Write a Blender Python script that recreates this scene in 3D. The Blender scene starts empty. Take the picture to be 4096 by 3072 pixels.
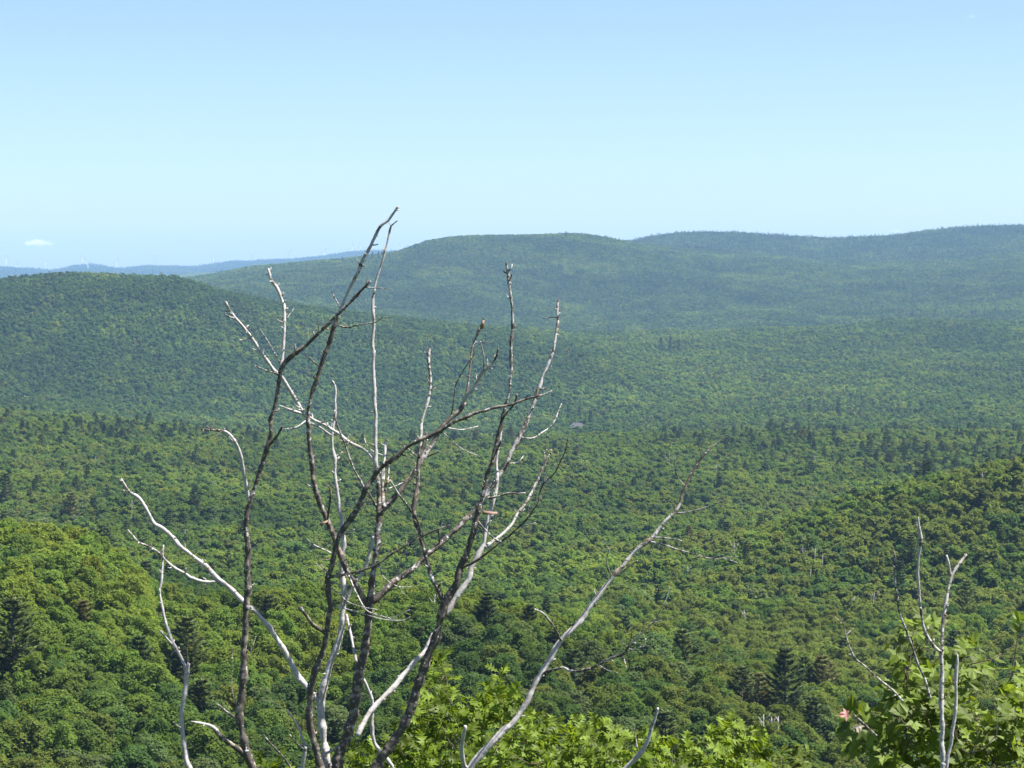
import bpy, math, random
import numpy as np
from mathutils import Vector, Matrix, Quaternion

R = math.radians
random.seed(7)
rng = np.random.default_rng(11)
scene = bpy.context.scene
col = scene.collection

# ------------------------------------------------------------------ camera, sky, sun, exposure
HFOV = R(24.0)
K = 2 * math.tan(HFOV / 2) / 4096.0          # tangent per photograph pixel
Y0 = 1100.0                                  # row of the level horizon
PITCH = math.atan((1536 - Y0) * K)
CP, SP = math.cos(PITCH), math.sin(PITCH)
cam_d = bpy.data.cameras.new("camera")
cam = bpy.data.objects.new("camera", cam_d)
col.objects.link(cam)
cam.location = (0, 0, 0)
cam.rotation_euler = (math.pi / 2 - PITCH, 0, 0)
cam_d.sensor_width = 36
cam_d.lens = 18 / math.tan(HFOV / 2)
cam_d.clip_start = 0.1
cam_d.clip_end = 200000
scene.camera = cam

SUN_EL, SUN_AZ = R(60), R(98)                # azimuth measured from the view direction to the right
world = bpy.data.worlds.new("World")
scene.world = world
world.use_nodes = True
wn = world.node_tree
bg = wn.nodes["Background"]
sky = wn.nodes.new("ShaderNodeTexSky")
sky.sky_type = 'NISHITA'
sky.sun_disc = False
sky.sun_elevation = SUN_EL
sky.sun_rotation = SUN_AZ
sky.altitude = 600
sky.air_density = 0.68
sky.dust_density = 1.1
sky.ozone_density = 2.5
wn.links.new(sky.outputs[0], bg.inputs[0])
bg.inputs[1].default_value = 0.071

sun_d = bpy.data.lights.new("sun", 'SUN')
sun_d.energy = 5.0
sun_d.angle = R(0.53)
sun_d.color = (1.0, 0.955, 0.88)
sun = bpy.data.objects.new("sun", sun_d)
col.objects.link(sun)
sdir = Vector((math.sin(SUN_AZ) * math.cos(SUN_EL), math.cos(SUN_AZ) * math.cos(SUN_EL), math.sin(SUN_EL)))
sun.rotation_euler = (-sdir).to_track_quat('-Z', 'Y').to_euler()
sun.location = (0, 0, 60)

scene.view_settings.view_transform = 'Standard'
scene.view_settings.look = 'None'
scene.view_settings.exposure = 1.5
scene.view_settings.gamma = 1.0
scene.render.engine = 'CYCLES'
cy = scene.cycles
cy.max_bounces = 6
cy.diffuse_bounces = 3
cy.glossy_bounces = 1
cy.transmission_bounces = 3
cy.volume_bounces = 1
cy.transparent_max_bounces = 8
cy.use_denoising = True
cy.sample_clamp_indirect = 4.0
HAZE = 4.1e-5
HAZE_COL = (0.35, 0.60, 1.0)

FWD = np.array([0, CP, -SP]); UP = np.array([0, SP, CP]); RT = np.array([1.0, 0, 0])
S_OV = 4096 / 2212.0                         # traced plans use a 2212 px wide copy of the photograph


def at(px, py, depth):
    """real point for a place in the 2212 px plan at a given distance"""
    a = (px * S_OV - 2048) * K
    b = (1536 - py * S_OV) * K
    return depth * (FWD + a * RT + b * UP)


# ------------------------------------------------------------------ helpers
def tag(o, label=None, cat=None, group=None, kind=None):
    if label: o["label"] = label
    if cat: o["category"] = cat
    if group: o["group"] = group
    if kind: o["kind"] = kind
    return o


def empty(name, loc, rz=0.0):
    o = bpy.data.objects.new(name, None)
    o.empty_display_size = 0.5
    o.location = loc
    o.rotation_euler = (0, 0, rz)
    col.objects.link(o)
    return o


def link(name, me, parent=None, loc=None):
    o = bpy.data.objects.new(name, me)
    col.objects.link(o)
    if parent is not None: o.parent = parent
    if loc is not None: o.location = loc
    return o


def mesh_np(name, verts, faces, mats, fmat=None, smooth=False):
    """verts (n,3); faces list of tuples or (m,k) array"""
    me = bpy.data.meshes.new(name)
    verts = np.asarray(verts, dtype=np.float32)
    if isinstance(faces, np.ndarray):
        m, k = faces.shape
        me.vertices.add(len(verts))
        me.vertices.foreach_set("co", verts.ravel())
        me.loops.add(m * k)
        me.loops.foreach_set("vertex_index", faces.astype(np.int32).ravel())
        me.polygons.add(m)
        me.polygons.foreach_set("loop_start", np.arange(0, m * k, k, dtype=np.int32))
        me.update(calc_edges=True)
    else:
        me.from_pydata(verts.tolist(), [], faces)
    for mt in (mats if isinstance(mats, (list, tuple)) else [mats]):
        me.materials.append(mt)
    if fmat is not None:
        me.polygons.foreach_set("material_index", np.asarray(fmat, dtype=np.int32))
    if smooth:
        me.polygons.foreach_set("use_smooth", np.ones(len(me.polygons), dtype=bool))
    me.validate()
    me.update()
    return me


def unit(v): return v / (np.linalg.norm(v) + 1e-9)


class MB:
    """collects shapes for one mesh"""
    def __init__(s): s.v = []; s.f = []; s.bark = []; s.n = 0
    def add(s, v, f, bark=None):
        v = np.asarray(v, dtype=float)
        s.v.append(v); s.f += [tuple(i + s.n for i in t) for t in f]
        s.bark.append(np.full(len(v), 0.0) if bark is None else np.asarray(bark, dtype=float))
        s.n += len(v)
    def box(s, c, size, rz=0.0):
        x, y, z = [q / 2 for q in size]
        p = np.array([[a, b, d] for d in (-z, z) for a, b in ((-x, -y), (x, -y), (x, y), (-x, y))])
        c_, s_ = math.cos(rz), math.sin(rz)
        p = np.stack([p[:, 0] * c_ - p[:, 1] * s_, p[:, 0] * s_ + p[:, 1] * c_, p[:, 2]], 1) + np.asarray(c)
        s.add(p, [(3, 2, 1, 0), (4, 5, 6, 7), (0, 1, 5, 4), (1, 2, 6, 5), (2, 3, 7, 6), (3, 0, 4, 7)])
    def tube(s, pts, rad, sides=8, bark=None, cap=True, rough=0.0, seed=0):
        pts = np.asarray(pts, dtype=float); n = len(pts)
        rr = np.random.default_rng(seed)
        t = np.gradient(pts, axis=0); t /= np.linalg.norm(t, axis=1)[:, None] + 1e-12
        ref = np.array([0.31, 0.9, 0.2]); ref /= np.linalg.norm(ref)
        u = np.cross(t[0], ref); u /= np.linalg.norm(u) + 1e-12
        vs = []; bk = []
        ang = np.arange(sides) * 2 * np.pi / sides
        for i in range(n):
            u = u - t[i] * np.dot(u, t[i]); u /= np.linalg.norm(u) + 1e-12
            w = np.cross(t[i], u)
            rad_i = rad[i] * (1 + rough * rr.normal(0, 1, sides))
            vs.append(pts[i] + (np.cos(ang) * rad_i)[:, None] * u + (np.sin(ang) * rad_i)[:, None] * w)
            bk += [0.0 if bark is None else bark[i]] * sides
        v = np.concatenate(vs)
        f = []
        for i in range(n - 1):
            for j in range(sides):
                j2 = (j + 1) % sides
                f.append((i * sides + j, i * sides + j2, (i + 1) * sides + j2, (i + 1) * sides + j))
        if cap:
            f.append(tuple(range(sides))[::-1]); f.append(tuple((n - 1) * sides + j for j in range(sides)))
        s.add(v, f, bk)
    def mesh(s, name, mat, smooth=False, bark=False):
        me = bpy.data.meshes.new(name)
        me.from_pydata(np.concatenate(s.v).tolist(), [], s.f)
        me.materials.append(mat)
        if bark:
            at_ = me.attributes.new("bark", 'FLOAT', 'POINT')
            at_.data.foreach_set("value", np.concatenate(s.bark).astype(np.float32))
        if smooth: me.polygons.foreach_set("use_smooth", np.ones(len(me.polygons), dtype=bool))
        me.update()
        return me


# ------------------------------------------------------------------ materials
def new_mat(name):
    m = bpy.data.materials.new(name); m.use_nodes = True
    nt = m.node_tree; nt.nodes.clear()
    out = nt.nodes.new("ShaderNodeOutputMaterial")
    return m, nt, out


def N(nt, kind, **kw):
    n = nt.nodes.new(kind)
    for k, v in kw.items(): setattr(n, k, v)
    return n


def mixrgb(nt, fac, a, b, blend='MIX'):
    n = N(nt, "ShaderNodeMix", data_type='RGBA', blend_type=blend)
    for sock, v in ((n.inputs[0], fac), (n.inputs[6], a), (n.inputs[7], b)):
        if hasattr(v, "links") or hasattr(v, "is_output"): nt.links.new(v, sock)
        else: sock.default_value = v if not isinstance(v, tuple) else (*v, 1) if len(v) == 3 else v
    return n.outputs[2]


def simple_mat(name, rgb, rough=0.7, metal=0.0, noise=0.0, scale=5.0):
    m, nt, out = new_mat(name)
    b = N(nt, "ShaderNodeBsdfPrincipled")
    b.inputs["Roughness"].default_value = rough
    b.inputs["Metallic"].default_value = metal
    if noise:
        t = N(nt, "ShaderNodeTexNoise"); t.inputs["Scale"].default_value = scale; t.inputs["Detail"].default_value = 6
        tc = N(nt, "ShaderNodeTexCoord"); nt.links.new(tc.outputs["Object"], t.inputs["Vector"])
        lo = tuple(c * (1 - noise) for c in rgb); hi = tuple(min(1, c * (1 + noise)) for c in rgb)
        nt.links.new(mixrgb(nt, t.outputs[0], lo, hi), b.inputs["Base Color"])
    else:
        b.inputs["Base Color"].default_value = (*rgb, 1)
    nt.links.new(b.outputs[0], out.inputs[0])
    return m


def foliage_mat(name, trans=0.35, gloss=0.03, var=0.35, attr=True, rgb=(0.06, 0.1, 0.02), warm=1.25, rough=0.45):
    m, nt, out = new_mat(name)
    if attr:
        a = N(nt, "ShaderNodeAttribute", attribute_type='INSTANCER', attribute_name="tint"); c = a.outputs["Color"]
    else:
        a = N(nt, "ShaderNodeRGB"); a.outputs[0].default_value = (*rgb, 1); c = a.outputs[0]
    g = N(nt, "ShaderNodeNewGeometry")
    mr = N(nt, "ShaderNodeMapRange"); mr.inputs[3].default_value = 1 - var; mr.inputs[4].default_value = 1 + var
    nt.links.new(g.outputs["Random Per Island"], mr.inputs[0])
    c = mixrgb(nt, 1.0, c, mr.outputs[0], 'MULTIPLY')
    d = N(nt, "ShaderNodeBsdfDiffuse"); nt.links.new(c, d.inputs[0])
    t = N(nt, "ShaderNodeBsdfTranslucent")
    nt.links.new(mixrgb(nt, 1.0, c, (1.25 * warm, 1.25, 0.7), 'MULTIPLY'), t.inputs[0])
    ms = N(nt, "ShaderNodeMixShader"); ms.inputs[0].default_value = trans
    nt.links.new(d.outputs[0], ms.inputs[1]); nt.links.new(t.outputs[0], ms.inputs[2])
    res = ms.outputs[0]
    if gloss:
        gl = N(nt, "ShaderNodeBsdfGlossy"); gl.inputs["Roughness"].default_value = rough
        m2 = N(nt, "ShaderNodeMixShader"); m2.inputs[0].default_value = gloss
        nt.links.new(res, m2.inputs[1]); nt.links.new(gl.outputs[0], m2.inputs[2]); res = m2.outputs[0]
    nt.links.new(res, out.inputs[0])
    return m


M_LEAF = foliage_mat("broadleaf_canopy", gloss=0.0, warm=1.05, trans=0.5, var=0.26)
M_NEEDLE = foliage_mat("conifer_needles", trans=0.2, gloss=0.0, var=0.45)
M_OAK = foliage_mat("oak_leaf", trans=0.45, gloss=0.012, attr=False, rgb=(0.120, 0.176, 0.019), var=0.5, warm=1.1, rough=0.5)
M_MAPLE = foliage_mat("maple_leaf", trans=0.5, gloss=0.025, attr=False, rgb=(0.122, 0.176, 0.020), var=0.45, warm=1.1, rough=0.6)
M_HICK = foliage_mat("sapling_leaf", trans=0.5, gloss=0.01, attr=False, rgb=(0.11, 0.15, 0.03), var=0.3)
M_RED = foliage_mat("red_leaf", trans=0.35, gloss=0.06, attr=False, rgb=(0.36, 0.15, 0.13), var=0.2)
M_PALE = foliage_mat("pale_leaf", trans=0.3, gloss=0.06, attr=False, rgb=(0.62, 0.50, 0.42), var=0.1)
M_TRUNK = simple_mat("live_bark", (0.07, 0.055, 0.042), 0.9, noise=0.5, scale=8)
M_BIRCH = simple_mat("white_birch_bark", (0.44, 0.42, 0.40), 0.8, noise=0.3, scale=2)
M_TWIG = simple_mat("twig_bark", (0.085, 0.06, 0.045), 0.8, noise=0.3, scale=30)
M_WHITE = simple_mat("turbine_paint", (0.62, 0.62, 0.62), 0.45)
M_ROOF = simple_mat("grey_shingles", (0.058, 0.058, 0.060), 0.85, noise=0.2, scale=1.5)
M_WALL = simple_mat("brown_siding", (0.20, 0.12, 0.085), 0.8, noise=0.2, scale=1)
M_BRICK = simple_mat("chimney_brick", (0.28, 0.17, 0.13), 0.85, noise=0.25, scale=3)
M_TRIM = simple_mat("white_trim", (0.75, 0.74, 0.7), 0.6)
M_GLASS = simple_mat("window_glass", (0.03, 0.035, 0.04), 0.08)
M_LAWN = simple_mat("lawn", (0.10, 0.15, 0.035), 0.9, noise=0.3, scale=0.4)


def wood_mat():
    m, nt, out = new_mat("weathered_dead_wood")
    L = nt.links.new
    tc = N(nt, "ShaderNodeTexCoord")
    at_ = N(nt, "ShaderNodeAttribute", attribute_name="bark")
    n1 = N(nt, "ShaderNodeTexNoise"); n1.inputs["Scale"].default_value = 11; n1.inputs["Detail"].default_value = 6; n1.inputs["Roughness"].default_value = 0.62
    L(tc.outputs["Object"], n1.inputs["Vector"])
    add = N(nt, "ShaderNodeMath", operation='ADD'); L(at_.outputs["Fac"], add.inputs[0])
    n0 = N(nt, "ShaderNodeTexNoise"); n0.inputs["Scale"].default_value = 42; n0.inputs["Detail"].default_value = 5; n0.inputs["Roughness"].default_value = 0.6
    L(tc.outputs["Object"], n0.inputs["Vector"])
    sc0 = N(nt, "ShaderNodeMath", operation='MULTIPLY_ADD'); sc0.inputs[1].default_value = 1.7; sc0.inputs[2].default_value = -1.35
    L(n0.outputs[0], sc0.inputs[0])
    sc = N(nt, "ShaderNodeMath", operation='MULTIPLY_ADD'); sc.inputs[1].default_value = 1.0
    L(n1.outputs[0], sc.inputs[0]); L(sc0.outputs[0], sc.inputs[2]); L(sc.outputs[0], add.inputs[1])
    thr = N(nt, "ShaderNodeMapRange"); thr.inputs[1].default_value = 0.46; thr.inputs[2].default_value = 0.56
    L(add.outputs[0], thr.inputs[0])
    # bare silvered wood with fine streaks
    n2 = N(nt, "ShaderNodeTexNoise"); n2.inputs["Scale"].default_value = 75; n2.inputs["Detail"].default_value = 6
    L(tc.outputs["Object"], n2.inputs["Vector"])
    bare = mixrgb(nt, n2.outputs[0], (0.14, 0.125, 0.12), (0.58, 0.555, 0.545))
    st = N(nt, "ShaderNodeMapRange"); st.inputs[1].default_value = 0.5; st.inputs[2].default_value = 0.64; st.inputs[4].default_value = 0.75
    L(n1.outputs[0], st.inputs[0])
    bare = mixrgb(nt, st.outputs[0], bare, (0.25, 0.215, 0.19))
    # bark, with brown where the outer layer flaked away
    n3 = N(nt, "ShaderNodeTexNoise"); n3.inputs["Scale"].default_value = 26; n3.inputs["Detail"].default_value = 5
    L(tc.outputs["Object"], n3.inputs["Vector"])
    r3 = N(nt, "ShaderNodeMapRange"); r3.inputs[1].default_value = 0.52; r3.inputs[2].default_value = 0.62; L(n3.outputs[0], r3.inputs[0])
    bark = mixrgb(nt, r3.outputs[0], (0.066, 0.056, 0.050), (0.23, 0.185, 0.150))
    base = mixrgb(nt, thr.outputs[0], bare, bark)
    # pale lichen
    n4 = N(nt, "ShaderNodeTexNoise"); n4.inputs["Scale"].default_value = 48; n4.inputs["Detail"].default_value = 3
    mp = N(nt, "ShaderNodeMapping"); mp.inputs["Location"].default_value = (3.1, 7.7, 1.3)
    L(tc.outputs["Object"], mp.inputs[0]); L(mp.outputs[0], n4.inputs["Vector"])
    r4 = N(nt, "ShaderNodeMapRange"); r4.inputs[1].default_value = 0.655; r4.inputs[2].default_value = 0.69; L(n4.outputs[0], r4.inputs[0])
    base = mixrgb(nt, r4.outputs[0], base, (0.50, 0.54, 0.50))
    b = N(nt, "ShaderNodeBsdfPrincipled"); b.inputs["Roughness"].default_value = 0.72
    b.inputs["Specular IOR Level"].default_value = 0.3
    L(base, b.inputs["Base Color"])
    bp = N(nt, "ShaderNodeBump"); bp.inputs["Strength"].default_value = 0.7; bp.inputs["Distance"].default_value = 0.006
    ad = N(nt, "ShaderNodeMath", operation='MULTIPLY_ADD'); ad.inputs[1].default_value = 1.2; L(thr.outputs[0], ad.inputs[0]); L(n3.outputs[0], ad.inputs[2])
    L(ad.outputs[0], bp.inputs["Height"]); L(bp.outputs[0], b.inputs["Normal"])
    L(b.outputs[0], out.inputs[0])
    return m


M_WOOD = wood_mat()


def hill_mat():
    m, nt, out = new_mat("forest_floor")
    tc = N(nt, "ShaderNodeTexCoord")
    n1 = N(nt, "ShaderNodeTexNoise"); n1.inputs["Scale"].default_value = 0.02; n1.inputs["Detail"].default_value = 9
    nt.links.new(tc.outputs["Object"], n1.inputs["Vector"])
    c = mixrgb(nt, n1.outputs[0], (0.035, 0.056, 0.018), (0.06, 0.09, 0.028))
    b = N(nt, "ShaderNodeBsdfPrincipled"); b.inputs["Roughness"].default_value = 1.0
    b.inputs["Specular IOR Level"].default_value = 0.0
    nt.links.new(c, b.inputs["Base Color"]); nt.links.new(b.outputs[0], out.inputs[0])
    return m


M_HILL = hill_mat()

# ------------------------------------------------------------------ terrain
CANOPY = 13.0
FAR = 1.12


def vnoise(x, y, seed):
    """smooth value noise, -1..1"""
    xi = np.floor(x).astype(np.int64); yi = np.floor(y).astype(np.int64)
    fx = x - xi; fy = y - yi
    fx = fx * fx * fx * (fx * (fx * 6 - 15) + 10); fy = fy * fy * fy * (fy * (fy * 6 - 15) + 10)
    def h(a, b):
        n = (a * 374761393 + b * 668265263 + seed * 974711) & 0x7fffffff
        n = ((n ^ (n >> 13)) * 1274126177) & 0x7fffffff
        return ((n ^ (n >> 16)) & 0xffff) / 32767.5 - 1
    return (h(xi, yi) * (1 - fx) + h(xi + 1, yi) * fx) * (1 - fy) + (h(xi, yi + 1) * (1 - fx) + h(xi + 1, yi + 1) * fx) * fy


# rows of the canopy in the photograph at key distances: (distance, [(x, y), ...])
LAYERS = [
    (340, [(0, 3060), (1400, 3080), (2100, 3120), (2800, 3250), (4096, 3400)]),
    (410, [(0, 2560), (500, 2650), (1000, 2780), (1500, 2800), (2000, 2800), (2400, 2850), (3000, 2960), (4096, 3180)]),
    (480, [(0, 2165), (300, 2190), (450, 2270), (620, 2420), (800, 2480), (1000, 2440), (1200, 2415), (1500, 2450), (1800, 2430), (2100, 2480), (2400, 2610), (2700, 2640), (3000, 2720), (3400, 2850), (4096, 3000)]),
    (600, [(0, 2230), (300, 2250), (620, 2420), (900, 2500), (1500, 2540), (2100, 2580), (2500, 2640), (3000, 2660), (3400, 2700), (4096, 2760)]),
    (800, [(0, 2260), (500, 2290), (1000, 2340), (1500, 2370), (2100, 2370), (2500, 2390), (3000, 2400), (3500, 2400), (4096, 2390)]),
    (950, [(0, 2175), (500, 2190), (1000, 2210), (1500, 2235), (2100, 2235), (2600, 2240), (2900, 2190), (3100, 2110), (3300, 2045), (3500, 1985), (3800, 1912), (4096, 1852)]),
    (1150, [(0, 2060), (500, 2070), (1000, 2090), (1500, 2120), (2100, 2120), (2600, 2140), (2900, 2150), (3100, 2140), (3300, 2100), (3500, 2050), (3800, 1985), (4096, 1930)]),
    (1500, [(0, 1840), (500, 1860), (1000, 1890), (2000, 1900), (2600, 1920), (2900, 1950), (3200, 1960), (3500, 1935), (3800, 1905), (4096, 1880)]),
    (1900, [(0, 1655), (400, 1690), (800, 1725), (1200, 1765), (2000, 1765), (2500, 1750), (3000, 1735), (3400, 1745), (4096, 1735)]),
    (2150, [(0, 1668), (400, 1704), (800, 1740), (1200, 1780), (2000, 1780), (2500, 1765), (3000, 1748), (3400, 1758), (4096, 1748)]),
    (2450, [(0, 1600), (600, 1640), (1000, 1680), (1500, 1690), (2000, 1690), (2600, 1660), (3200, 1640), (4096, 1650)]),
    (3300, [(0, 1118), (150, 1104), (300, 1094), (700, 1106), (900, 1162), (1100, 1205), (1300, 1240), (1700, 1292), (2000, 1318), (2300, 1375), (2600, 1430), (3000, 1440), (3400, 1440), (4096, 1430)]),
    (4000, [(0, 1200), (700, 1200), (900, 1225), (1300, 1275), (1700, 1320), (2000, 1345), (2300, 1350), (2600, 1325), (3000, 1305), (3500, 1310), (4096, 1308)]),
    (4600, [(0, 1260), (700, 1225), (1000, 1212), (1300, 1250), (1700, 1290), (2000, 1310), (2300, 1322), (2600, 1322), (3000, 1312), (3500, 1316), (4096, 1310)]),
    (5500, [(0, 1220), (700, 1150), (1000, 1120), (1300, 1120), (1700, 1110), (2000, 1115), (2300, 1130), (2600, 1150), (3000, 1165), (3500, 1170), (4096, 1150)]),
    (6300, [(0, 1190), (500, 1150), (700, 1118), (800, 1108), (1000, 1074), (1300, 1047), (1450, 1031), (1600, 1008), (1700, 967), (1800, 949), (1900, 943), (2100, 940), (2300, 931), (2400, 945), (2530, 970), (2650, 995), (2800, 1020), (3000, 1045), (3300, 1065), (3700, 1065), (4096, 1040)]),
    (7000, [(0, 1200), (700, 1140), (1300, 1080), (1700, 1010), (2300, 975), (2530, 988), (2700, 1000), (3000, 1015), (3300, 1035), (3700, 1020), (4096, 990)]),
    (8000, [(0, 1200), (1500, 1080), (2000, 1000), (2300, 985), (2450, 977), (2530, 967), (2600, 949), (2700, 935), (2850, 931), (3000, 938), (3300, 955), (3600, 942), (3800, 917), (4000, 904), (4096, 902)]),
    (11000, [(0, 1120), (1500, 1060), (2500, 1030), (4096, 1000)]),
    (15500, [(0, 1115), (700, 1110), (1500, 1060), (4096, 1040)]),
    (18000, [(0, 1077), (100, 1083), (200, 1090), (280, 1078), (340, 1068), (420, 1074), (480, 1085), (540, 1074), (600, 1071), (700, 1074), (760, 1078), (830, 1072), (900, 1061), (1000, 1057), (1100, 1053), (1200, 1042), (1300, 1031), (1400, 1015), (1500, 1010), (1560, 1012), (1800, 1020), (4096, 1030)]),
    (18800, [(0, 1120), (4096, 1100)]),
    (20500, [(0, 1300), (4096, 1300)]),
]
NEAR = [(0.5, -1.7), (5, -2.3), (14, -5.2), (20, -8.0), (35, -15), (60, -29), (100, -46), (200, -72), (285, -85)]

HD = 2640.0                                         # the house in the valley
HU = (1247 * S_OV - 2048) * K
HY = HD / math.sqrt(1 + HU * HU); HX = HU * HY
U_MAX = 0.30
ucols = np.linspace(-U_MAX, U_MAX, 241)
xcols = ucols / K + 2048


def _layer_z():
    ds, zs = [], []
    for d, z in NEAR:
        ds.append(d); zs.append(np.full(len(ucols), z))
    for d, pts in LAYERS:
        if 2400 < d < 12000: d *= FAR
        px = np.array([p[0] for p in pts], float); py = np.array([p[1] for p in pts], float)
        y = np.interp(xcols, px, py)
        ker = np.exp(-0.5 * (np.arange(-3, 4) / 1.0) ** 2); ker /= ker.sum()
        yp = np.concatenate([[y[0]] * 3, y, [y[-1]] * 3])
        y = np.convolve(yp, ker, 'valid')
        b = (1536 - y) * K
        zs.append(d * (-SP + b * CP) / np.sqrt((CP + b * SP) ** 2 + ((xcols - 2048) * K) ** 2) - CANOPY)
        ds.append(d)
    return np.array(ds, float), np.array(zs)


LD, LZ = _layer_z()


def _pchip_m(x, y):
    h = np.diff(x)[:, None]; dl = np.diff(y, axis=0) / h
    m = np.zeros_like(y)
    w1 = 2 * h[1:] + h[:-1]; w2 = h[1:] + 2 * h[:-1]
    same = dl[:-1] * dl[1:] > 0
    with np.errstate(divide='ignore', invalid='ignore'):
        hm = (w1 + w2) / (w1 / dl[:-1] + w2 / dl[1:])
    m[1:-1] = np.where(same, hm, 0)
    m[0] = dl[0]; m[-1] = dl[-1]
    return m


LM = _pchip_m(LD, LZ)


def ground(X, Y):
    X = np.asarray(X, float); Y = np.asarray(Y, float)
    rho = np.sqrt(X * X + Y * Y)
    u = np.where(Y > 0.01, X / np.maximum(Y, 0.01), np.sign(X) * 9)
    fu = (np.clip(u, -U_MAX, U_MAX) + U_MAX) / (2 * U_MAX) * (len(ucols) - 1)
    i0 = np.clip(np.floor(fu).astype(int), 0, len(ucols) - 2); fr = fu - i0
    r = np.clip(rho, LD[0], LD[-1])
    j = np.clip(np.searchsorted(LD, r) - 1, 0, len(LD) - 2)
    h = LD[j + 1] - LD[j]; t = (r - LD[j]) / h
    h00 = 2 * t ** 3 - 3 * t ** 2 + 1; h10 = t ** 3 - 2 * t ** 2 + t; h01 = -2 * t ** 3 + 3 * t ** 2; h11 = t ** 3 - t ** 2
    def ev(i): return h00 * LZ[j, i] + h10 * h * LM[j, i] + h01 * LZ[j + 1, i] + h11 * h * LM[j + 1, i]
    z = ev(i0) * (1 - fr) + ev(i0 + 1) * fr
    z = z + 2.5 * np.exp(-((X - HX) ** 2 + (Y - HY) ** 2) / 50.0 ** 2)
    a1 = np.clip((rho - 250) / 400, 0, 1)
    a2 = np.clip((rho - 2700) / 1700, 0, 1)
    cr_ = sum(np.exp(-((rho - c_) / w_) ** 2) for c_, w_ in ((3300 * FAR, 300), (6300 * FAR, 450), (8000 * FAR, 550)))
    a2 = a2 * (1 - 0.75 * np.clip(cr_, 0, 1))
    z = z + a1 * 2.2 * vnoise(X / 70, Y / 70, 1) + a2 * (13.0 * vnoise(X / 260, Y / 420, 2) + 6 * vnoise(X / 120, Y / 190, 3))
    return z


# ground sheet: fine where the camera looks, coarse elsewhere
azs = np.concatenate([np.linspace(-180, -18, 28)[:-1], np.linspace(-18, 18, 217), np.linspace(18, 180, 28)[1:-1]])
ring = np.concatenate([np.geomspace(1.2, 300, 46)[:-1], np.geomspace(300, 11000, 165)[:-1], np.geomspace(11000, 20400, 34)])
A, Dm = np.meshgrid(np.radians(azs), ring)
gx = (Dm * np.sin(A)).ravel(); gy = (Dm * np.cos(A)).ravel()
gz = ground(gx, gy)
na, nr = len(azs), len(ring)
gi = np.arange(nr * na).reshape(nr, na)
q = np.stack([gi[:-1, :], np.roll(gi, -1, 1)[:-1, :], np.roll(gi, -1, 1)[1:, :], gi[1:, :]], -1).reshape(-1, 4)
vv = np.concatenate([np.stack([gx, gy, gz], 1), [[0, 0, -1.7]]])
fl = [tuple(t) for t in q[:, ::-1].tolist()] + [(len(vv) - 1, (i + 1) % na, i) for i in range(na)]
me = mesh_np("hills", vv, fl, M_HILL, smooth=True)
tag(link("hills", me), kind="structure")

# sight lines over the canopy, to leave out trees nothing can see
VU = np.linspace(-0.26, 0.26, 521)
VD = np.geomspace(250, 19000, 700)
_u, _d = np.meshgrid(VU, VD)
_Y = _d / np.sqrt(1 + _u * _u)
_can = (ground(_u * _Y, _Y) + CANOPY) / _d
_cmax = np.maximum.accumulate(_can, axis=0)


def hidden_by(X, Y, Z, margin):
    """True where a point lies more than margin metres under the canopy line in front of it"""
    rho = np.sqrt(X * X + Y * Y); u = X / np.maximum(Y, 1)
    iu = np.clip(np.round((u + 0.26) / 0.52 * 520).astype(int), 0, 520)
    jd = np.clip(np.searchsorted(VD, rho - 12) - 1, 0, len(VD) - 1)
    return Z / rho < _cmax[jd, iu] - margin / rho


def locate(px, py, dmin=300):
    """first ground distance whose canopy shows at a plan place; returns x, y"""
    u = (px * S_OV - 2048) * K
    b = (1536 - py * S_OV) * K
    tz = (-SP + b * CP) / math.sqrt((CP + b * SP) ** 2 + u * u)
    iu = int(np.clip(round((u + 0.26) / 0.52 * 520), 0, 520))
    ok = np.where((_cmax[:, iu] >= tz) & (VD >= dmin))[0]
    d = VD[ok[0]] if len(ok) else 6300.0
    Y = d / math.sqrt(1 + u * u)
    return u * Y, Y, d


# ------------------------------------------------------------------ tree shapes
def leaf_quads(c, n, size, rr, asp=1.0):
    """irregular leaf clumps: centres, normals, sizes -> verts, faces"""
    m = len(c)
    a = rr.normal(size=(m, 3)); a -= n * np.sum(a * n, 1)[:, None]; a /= np.linalg.norm(a, axis=1)[:, None] + 1e-9
    b = np.cross(n, a)
    s = size[:, None]
    j = lambda: (0.65 + 0.7 * rr.random((m, 1)))
    v = np.stack([c - a * s * j() * asp, c - b * s * j() + n * s * 0.25 * rr.normal(size=(m, 1)),
                  c + a * s * j() * asp, c + b * s * j() + n * s * 0.25 * rr.normal(size=(m, 1))], 1).reshape(-1, 3)
    f = np.arange(m * 4).reshape(m, 4)
    return v, f


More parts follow.
